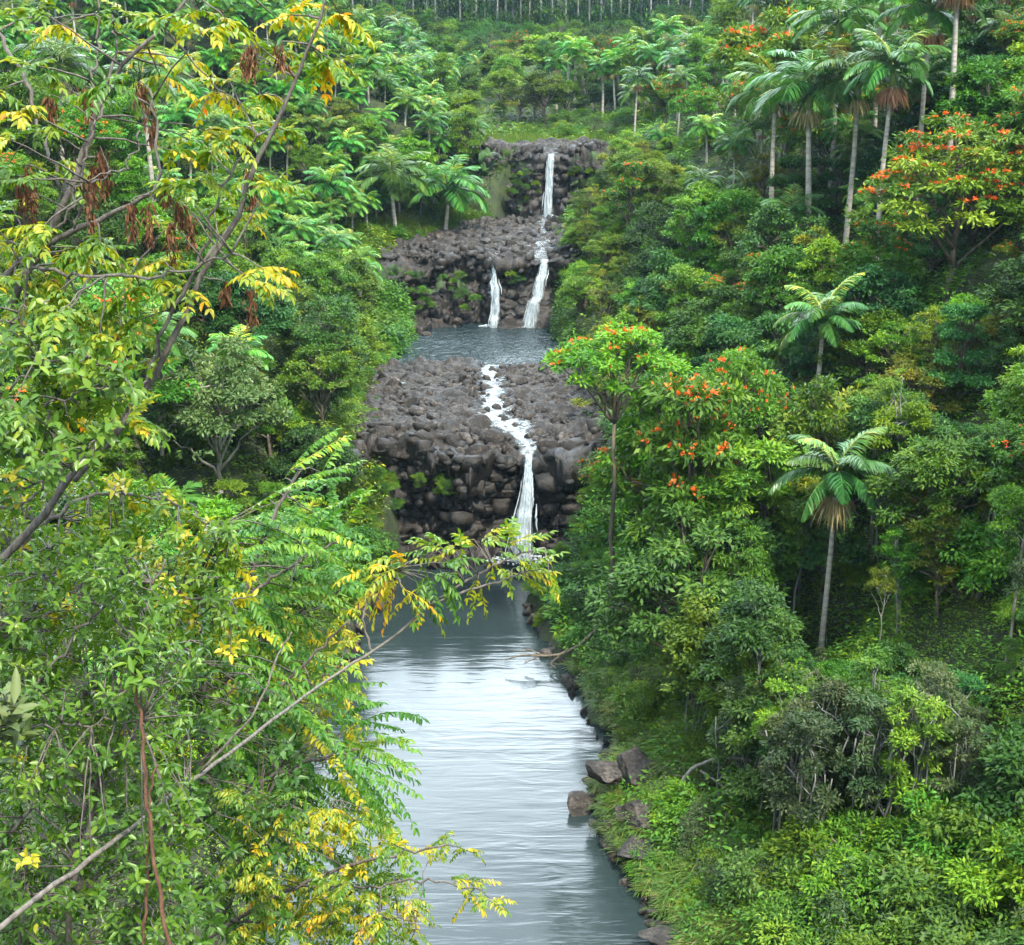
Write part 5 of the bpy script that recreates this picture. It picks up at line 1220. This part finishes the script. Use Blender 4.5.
for k in range(46):
    x = A.rng.uniform(-10, 215) * (1 - .15); y = A.rng.uniform(215, 420)
    if x < 215 - .25 * (y - 200): spots.append((x, y, A.rng.uniform(.3, .6)))
for px, py, tn in spots:
    p = ptc(px, py, D0 + A.rng.normal(0, .28)); d = A.twig(p, .0035)
    for q in range(A.rng.integers(5, 8)):
        a = A.rng.uniform(0, 6.283)
        dd = unit(d * .55 + np.array([math.cos(a), math.sin(a) * .8, A.rng.uniform(-.25, .35)]))
        A.pinnate(p, dd, A.rng.uniform(.07, .14), A.rng.integers(5, 8), A.rng.uniform(.036, .052), .0155, tn - .13 + A.rng.normal(0, .13), A.rng.uniform(.0, .8), hang=A.rng.uniform(.1, .7), tj=.13)
dried = [(18, 190), (28, 178), (8, 205), (92, 178), (105, 172), (112, 190), (88, 195), (130, 215), (128, 195), (148, 215), (165, 195), (162, 220), (170, 235), (180, 215), (200, 195), (190, 225), (50, 108), (42, 165), (140, 95), (150, 120), (158, 105), (245, 65), (252, 55), (268, 62), (280, 55), (250, 180), (268, 92), (225, 295), (250, 300), (242, 308), (28, 205), (100, 160), (205, 130), (85, 100)]
dm = A.extra
for px, py in dried[::3] + dried[1::3]:
    p = ptc(px, py - 14, D0 - .25 + A.rng.normal(0, .15)); A.twig(p, .003)
    n = 60
    h = A.rng.uniform(.07, .15)
    o = A.rng.normal(0, .009, (n, 3)) * [1, 1, 0]; zz = A.rng.uniform(0, 1, n) * h
    leaves(dm, p + o - UP * zz[:, None], unit(o * 14 - UP + A.rng.normal(0, .2, (n, 3))), unit(A.rng.normal(0, 1, (n, 3))), A.rng.uniform(.02, .042, n), A.rng.uniform(.005, .011, n), LEAF6, np.clip(A.rng.normal(.4, .3, n), 0, 1))
A.build('leaning_tree', 'nearest tree at top left with yellowing compound leaves and hanging brown dried clusters', 'tree', M['twig'], M['fg_yellow'], extra=('dried_clusters', M['dead']))

# ---------------------------------------------------------------- glossy shrub, left edge
def shrub(seed, stems, poly, count, dr, Ll, Wl, tint, mat, name, label, nwh=(6, 10), flare=.9, ty=0.0, pruned=None):
    B = Plant(seed)
    for st in stems: B.stem(st[0], st[1], st[2])
    c = 0; poly = np.array(poly, float); lo, hi = poly.min(0), poly.max(0)
    while c < count:
        q = B.rng.uniform(lo, hi)
        if not inside(q[None], poly)[0]: continue
        p = ptc(q[0], q[1], B.rng.uniform(*dr)); d = B.twig(p, .0032, reach=.7)
        d = unit(d + UP * .35 + unit(CAMP - p) * .25 + B.rng.normal(0, .25, 3))
        tn = tint + B.rng.normal(0, .1) + (.5 if B.rng.random() < ty else 0)
        B.whorl(p, d, B.rng.integers(*nwh), Ll * B.rng.uniform(.8, 1.15), Wl, tn, flare=flare)
        for g in range(2):
            B.whorl(p - d * (.05 + .06 * g) + B.rng.normal(0, .02, 3), d, B.rng.integers(3, 6), Ll, Wl, tn)
        c += 1
    return B.build(name, label, 'shrub', M['twig'], mat)
bst = lambda *a: [(list(x[0]), x[1], x[2]) for x in a]
shrub(601, bst(([(60, 1040, 5.2), (70, 900, 5.2), (100, 780, 5.2), (130, 680, 5.1), (150, 600, 5.1), (165, 560, 5.1)], 7, 2),
               ([(-40, 900, 5), (40, 800, 5), (110, 700, 5), (190, 640, 5.1)], 4, 2), ([(-60, 760, 5), (30, 690, 5), (90, 620, 5), (130, 580, 5)], 4, 2),
               ([(-60, 730, 4.8), (60, 725, 4.8), (140, 720, 4.8)], 3, 1.5), ([(-40, 660, 5), (40, 600, 5), (60, 520, 5)], 4, 2), ([(0, 1000, 5), (30, 900, 5), (20, 830, 5)], 4, 2), ([(100, 980, 5.1), (150, 880, 5.1), (190, 800, 5.2)], 3, 2)),
      [(-30, 560), (70, 520), (150, 560), (210, 640), (190, 740), (200, 850), (190, 960), (-30, 960)], 640, (4.6, 5.9), .044, .0165, .42, M['fg_glossy'], 'glossy_shrub', 'glossy small-leaved green shrub filling the bottom left corner', ty=.02)
shrub(602, bst(([(-60, 620, 6.2), (20, 540, 6.2), (90, 490, 6.2), (170, 500, 6.3), (230, 540, 6.4)], 5, 2), ([(0, 640, 6.2), (70, 600, 6.2), (150, 590, 6.2), (230, 600, 6.3)], 4, 2), ([(-40, 520, 6), (30, 500, 6), (60, 470, 6)], 4, 2)),
      [(-30, 470), (60, 450), (140, 480), (230, 520), (270, 590), (240, 660), (150, 640), (-30, 640)], 380, (5.9, 7.2), .05, .019, .6, M['fg_glossy'], 'yellowish_shrub', 'yellow-green shrub between the leaning grey limbs and the pinnate-leaved tree', ty=.14)
shrub(603, bst(([(-60, 480, 4.6), (0, 440, 4.6), (50, 400, 4.6), (110, 385, 4.6)], 4, 1.6), ([(-60, 430, 4.6), (20, 380, 4.6), (70, 350, 4.6), (120, 370, 4.6)], 3, 1.5), ([(-40, 330, 4.7), (10, 320, 4.7), (50, 300, 4.7)], 3, 1.5), ([(-30, 520, 4.6), (60, 470, 4.6), (100, 440, 4.6)], 3, 1.5)),
      [(-30, 300), (40, 310), (120, 350), (140, 400), (110, 450), (50, 480), (-30, 500)], 85, (4.3, 5.0), .048, .023, .5, M['fg_glossy'], 'roundleaf_shrub', 'round-leaved sprigs crossing the grey limbs at the left edge', (4, 7), ty=.06)
shrub(604, bst(([(-60, 760, 3.9), (-10, 740, 3.9), (15, 715, 3.9)], 4, 2)), [(-10, 690), (25, 690), (30, 730), (-10, 740)], 5, (3.8, 4.0), .085, .03, .5, M['grey'], 'silvery_shrub', 'silvery large-leaved sprig at the left edge', (7, 10))
shrub(605, bst(([(120, 1040, 8.2), (150, 900, 8.2), (180, 780, 8.2), (200, 640, 8.2)], 6, 2), ([(60, 1000, 8), (80, 850, 8), (90, 700, 8)], 6, 2), ([(200, 1000, 8.6), (230, 900, 8.6), (260, 820, 8.6)], 4, 2)),
      [(-30, 560), (120, 540), (220, 600), (300, 700), (310, 800), (280, 960), (-30, 960)], 430, (7.4, 9.4), .075, .028, .22, M['fg_glossy'], 'shaded_shrub', 'darker leafy shrub filling the shade behind the glossy one')

# ---------------------------------------------------------------- tree with long feathered leaves
F = Plant(701)
F.stem([(120, 1060, 9.2), (150, 900, 9.2), (170, 800, 9.1), (200, 700, 9.0), (240, 600, 8.9), (270, 520, 8.9), (300, 470, 8.9)], 9, 3)
F.stem([(170, 800, 9.1), (230, 730, 8.8), (300, 670, 8.6), (350, 620, 8.5)], 6, 2)
F.stem([(160, 850, 9.1), (240, 790, 8.8), (310, 760, 8.6), (360, 750, 8.5)], 6, 2)
F.stem([(150, 900, 9.2), (220, 880, 8.9), (290, 850, 8.8)], 5, 2)
F.stem([(200, 700, 9.0), (190, 600, 9.1), (200, 540, 9.2)], 5, 2)
F.stem([(240, 600, 8.9), (300, 560, 8.8), (340, 540, 8.8)], 4, 2)
fr = []
def fan(px, py, d, ang, Lpx, tint, hang=.45):
    lim = np.interp(py, [430, 520, 570, 620, 660, 700, 740, 790, 870], [335, 362, 362, 338, 345, 385, 425, 405, 385]) + F.rng.normal(0, 6)
    reach = px + math.cos(ang) * Lpx
    if reach > lim: Lpx = Lpx * max(.0, (lim - px)) / max(reach - px, 1)
    if Lpx < 38: return
    p = ptc(px, py, d); q = ptc(px + math.cos(ang) * Lpx, py - math.sin(ang) * Lpx, d + F.rng.normal(-.1, .35))
    F.twig(p, .005)
    L_ = np.linalg.norm(q - p)
    F.pinnate(p, unit(q - p), L_, int(L_ / .033), .07 * F.rng.uniform(.8, 1.2), .024, tint + F.rng.normal(0, .1), F.rng.uniform(.05, .5), hang=F.rng.uniform(.2, .8), tj=.1)
hand = [(240, 520, 45, 110), (270, 500, 40, 120), (262, 540, 30, 130), (290, 470, 35, 70), (280, 530, 15, 110), (250, 560, 8, 150), (300, 560, 20, 90), (290, 590, 12, 120), (220, 560, 30, 130), (300, 610, 5, 120), (260, 610, -5, 140), (310, 640, 0, 120), (330, 660, 20, 100), (320, 690, 18, 110), (320, 720, 5, 100), (310, 680, -8, 110), (330, 740, 0, 80), (280, 700, -35, 120), (300, 720, -25, 105), (250, 700, -50, 130), (225, 720, -62, 120), (210, 740, -70, 110), (270, 740, -40, 120), (300, 770, -15, 100), (290, 790, -25, 110), (250, 790, -45, 120), (230, 800, -60, 110), (320, 770, 8, 90), (260, 830, -35, 120), (210, 850, -50, 110), (290, 840, -18, 100), (180, 620, 20, 120), (200, 600, 10, 130), (200, 650, -5, 130), (230, 650, -20, 130), (180, 690, -30, 120), (330, 600, 15, 80), (340, 625, 25, 75)]
for x, y, a, l in hand:
    fan(x, y, 8.7 + F.rng.normal(0, .25), R(a), l, .66 if y < 660 else .5)  # upper fronds tinted paler: light falling on the top put into leaf colour
for k in range(190):
    i = F.rng.integers(0, len(F.paths)); Q = F.paths[i]; p = proj(Q[F.rng.integers(6, len(Q))])[0]
    y = p[1]; a = np.interp(y, [480, 600, 700, 860], [35, 8, -22, -45]) + F.rng.normal(0, 30)
    fan(p[0] + F.rng.normal(0, 14), y + F.rng.normal(0, 14), 9.3 + F.rng.normal(0, .35), R(a), F.rng.uniform(60, 130), F.rng.uniform(.25, .75) + (.4 if F.rng.random() < .07 else 0))
F.build('feather_leaved_tree', 'tree with long fern-like feathered leaves reaching over the pool from the left', 'tree', M['twig'], M['fg_frond'])

# ---------------------------------------------------------------- yellow-orange branch over the pool, bottom
Yb = Plant(801)
Yb.stem([(150, 980, 8.4), (230, 920, 8.2), (300, 885, 8.0), (350, 865, 7.9), (400, 852, 7.8), (445, 845, 7.8)], 5, 2)
Yb.stem([(300, 885, 8.0), (370, 888, 7.8), (430, 880, 7.7), (482, 890, 7.7)], 3, 1.5)
Yb.stem([(230, 920, 8.2), (320, 925, 8.0), (390, 915, 7.9), (420, 930, 7.9)], 3, 1.5)
Yb.stem([(260, 905, 8.2), (300, 840, 8.1), (340, 800, 8.1)], 3, 1.5)
ys_ = [(445, 838, .62), (465, 850, .7), (430, 845, .65), (480, 880, .6), (470, 895, .65), (490, 900, .55), (455, 880, .62), (410, 850, .6), (390, 845, .6)]
for k in range(120):
    x, y = Yb.rng.uniform(235, 415), Yb.rng.uniform(790, 950)
    if y > 790 + max(0, x - 330) * .55: ys_.append((x, y, Yb.rng.uniform(.4, .75)))
for x, y, tn in ys_:
    p = ptc(x, y, 8.0 + Yb.rng.normal(0, .25)); d = Yb.twig(p, .003)
    for q in range(5):
        a = Yb.rng.uniform(0, 6.283); dd = unit(d * .5 + np.array([math.cos(a), math.sin(a), Yb.rng.uniform(-.2, .3)]))
        Yb.pinnate(p, dd, Yb.rng.uniform(.08, .15), 6, .043, .0145, tn - .16 + Yb.rng.normal(0, .14), Yb.rng.uniform(.2, .8), hang=.5)
Yb.build('yellow_branch', 'low branch with small yellow and orange leaves over the pool at the bottom', 'branch', M['twig'], M['fg_yellow'])
Yc = Plant(802)
Yc.stem([(170, 760, 9.9), (240, 660, 9.8), (300, 610, 9.7), (340, 590, 9.6)], 4, 2)
Yc.stem([(200, 720, 9.9), (290, 700, 9.6), (350, 660, 9.5)], 4, 2)
for k in range(60):
    x, y = Yc.rng.uniform(215, 350), Yc.rng.uniform(590, 760)
    p = ptc(x, y, 9.9 + Yc.rng.normal(0, .3)); d = Yc.twig(p, .003)
    for q in range(5):
        a = Yc.rng.uniform(0, 6.283); dd = unit(d * .5 + np.array([math.cos(a), math.sin(a), Yc.rng.uniform(-.2, .3)]))
        Yc.pinnate(p, dd, Yc.rng.uniform(.1, .18), 6, .052, .017, Yc.rng.uniform(.3, .75), Yc.rng.uniform(.2, .8), hang=.5)
Yc.build('golden_sapling', 'sapling with golden leaves showing behind the feathered leaves', 'tree', M['twig'], M['fg_yellow'])

# ---------------------------------------------------------------- long bare grey branch with a leafy tip in front of the lowest fall
K = Plant(901, .0025)
K.stem([(-70, 980, 3.9), (20, 912, 4.2), (100, 851, 4.6), (150, 813, 5.0), (200, 775, 5.5), (250, 737, 6.2), (300, 700, 7.0), (345, 668, 7.8), (372, 652, 7.9), (400, 632, 8.0), (430, 605, 8.0), (460, 584, 8.0), (490, 568, 8.0), (520, 553, 8.0), (545, 548, 8.0)], 6.5, 2.2, 60, 9)
K.stem([(430, 605, 8.0), (470, 590, 8.0), (505, 580, 8.0), (525, 572, 8.0)], 3, 1.5)
K.stem([(372, 652, 7.9), (362, 620, 7.9), (370, 590, 7.9), (395, 570, 7.9)], 2.5, 1.5)
K.stem([(200, 772, 5.5), (225, 745, 5.5), (255, 715, 5.5), (280, 650, 5.6), (292, 632, 5.6)], 3, 1.5)
tips = [(548, 552, .5, 0), (560, 562, .62, -30), (530, 540, .5, 40), (515, 535, .5, 100), (500, 532, .52, 60), (485, 540, .48, 120), (470, 545, .55, 150), (535, 560, .62, -20), (510, 560, .66, -60), (495, 575, .72, -80), (525, 565, .55, -10), (520, 548, .45, 20), (545, 568, .66, -45), (480, 555, .5, 170), (455, 550, .5, 140)]
for x, y, tn, a in tips:
    for q in range(3):
        p = ptc(x - 14 + K.rng.normal(0, 6), y + 4 + K.rng.normal(0, 5), 8.0 + K.rng.normal(0, .12))
        K.twig(p, .003)
        aa = R(a) + K.rng.normal(0, .5)
        dd = unit(np.array([math.cos(aa), K.rng.normal(0, .4), math.sin(aa) * .7 + .1]))
        K.pinnate(p, dd, K.rng.uniform(.11, .19), 6, .058, .019, tn - .15 + K.rng.normal(0, .12), K.rng.uniform(.0, .4), hang=.3)
for x, y, tn, a in [(395, 565, .62, 140), (385, 575, .75, 190), (375, 570, .8, 170), (390, 585, .85, 220), (400, 590, .8, -70), (425, 590, .78, -80), (410, 560, .4, 160), (420, 560, .25, 120), (430, 572, .2, -60), (440, 580, .15, -50), (425, 580, .12, -70), (445, 570, .2, 30)]:
    for q in range(3):
        p = ptc(x + K.rng.normal(0, 7), y + K.rng.normal(0, 5), 7.9 + K.rng.normal(0, .12)); K.twig(p, .003)
        aa = R(a) + K.rng.normal(0, .5)
        K.pinnate(p, unit(np.array([math.cos(aa), K.rng.normal(0, .4), math.sin(aa) * .7])), K.rng.uniform(.15, .22), 7, .062, .02, tn - .1 + K.rng.normal(0, .12), .4, hang=.4)
K.build('long_branch', 'long bare grey branch slanting over the pool, its leafy yellow tip before the lowest waterfall', 'branch', M['branch'], M['fg_yellow'])

# ---------------------------------------------------------------- brown upright stem through the shrubs
Vn = Plant(951, .004)
Vn.stem([(180, 1000, 4.6), (170, 945, 4.6), (158, 890, 4.6), (150, 830, 4.6), (147, 790, 4.6), (142, 740, 4.6), (137, 690, 4.6), (138, 655, 4.6)], 4.5, 3.2, 30, 8)
Vn.stem([(142, 960, 4.7), (146, 890, 4.7), (150, 830, 4.6), (150, 780, 4.6), (158, 765, 4.6)], 3.5, 2)
for i in range(14):
    p = ptc(137 + Vn.rng.normal(0, 8), 660 + Vn.rng.normal(0, 18), 4.6 + Vn.rng.normal(0, .05)); d = Vn.twig(p, .003)
    Vn.whorl(p, unit(d + UP * .5), 8, .06, .018, .5)
Vn.build('brown_sapling', 'thin reddish-brown upright stem running down through the bottom left shrub', 'sapling', M['vine'], M['fg_glossy'])

# ---------------------------------------------------------------- dead wood over the water, right bank
def deadwood(seed, stems, name, label, mat):
    B = Plant(seed)
    for s in stems: B.stem(*s)
    for Q in list(B.paths):
        for i in range(4, len(Q), 3):
            d = unit(B.rng.normal(0, 1, 3) * [1, .7, .5]); tube(B.st, np.stack([Q[i], Q[i] + d * .22 + [0, 0, .03], Q[i] + d * .45 - [0, 0, .02]]), [.012, .008, .004], 4)
    B.build(name, label, 'dead branch', mat, M['dead'])
dd0 = depth_at(66, .4)
deadwood(961, [([(598, 628, dd0 + .6), (580, 645, dd0), (560, 655, dd0), (545, 656, dd0), (520, 655, dd0), (505, 660, dd0)], 4, 1.2), ([(560, 655, dd0), (550, 664, dd0), (556, 668, dd0)], 2, 1), ([(545, 656, dd0), (530, 650, dd0), (520, 652, dd0)], 1.6, .8), ([(540, 656, dd0), (525, 663, dd0)], 1.5, .8)], 'dead_branch', 'dark bare dead branch lying out over the lower pool from the right bank', M['trunk'])
dd1 = depth_at(50, 1.8)
deadwood(962, [([(672, 800, dd1), (690, 768, dd1), (720, 757, dd1), (750, 760, dd1), (778, 774, dd1)], 4, 2.5), ([(735, 815, dd1 - .4), (728, 790, dd1 - .4), (700, 770, dd1)], 3, 2)], 'dead_branch', 'arched bleached dead branch above the rock outcrop on the right bank', M['paletrunk'])
# ---------------------------------------------------------------- air
me = bpy.data.meshes.new('haze')
x0, x1, y0, y1, z0, z1 = -165, 165, -18, 440, -9, 95
me.from_pydata([(x, y, z) for x in (x0, x1) for y in (y0, y1) for z in (z0, z1)], [], [(0, 1, 3, 2), (4, 6, 7, 5), (0, 4, 5, 1), (2, 3, 7, 6), (0, 2, 6, 4), (1, 5, 7, 3)])
m, nt = newmat('air')
pv = nd(nt, 'ShaderNodeVolumePrincipled', {'Color': (.5, .76, .98, 1), 'Density': .00011, 'Anisotropy': .2})
nd(nt, 'ShaderNodeOutputMaterial', {'Volume': pv.outputs[0]})
me.materials.append(m)
tag(link('haze', me), kind='stuff')
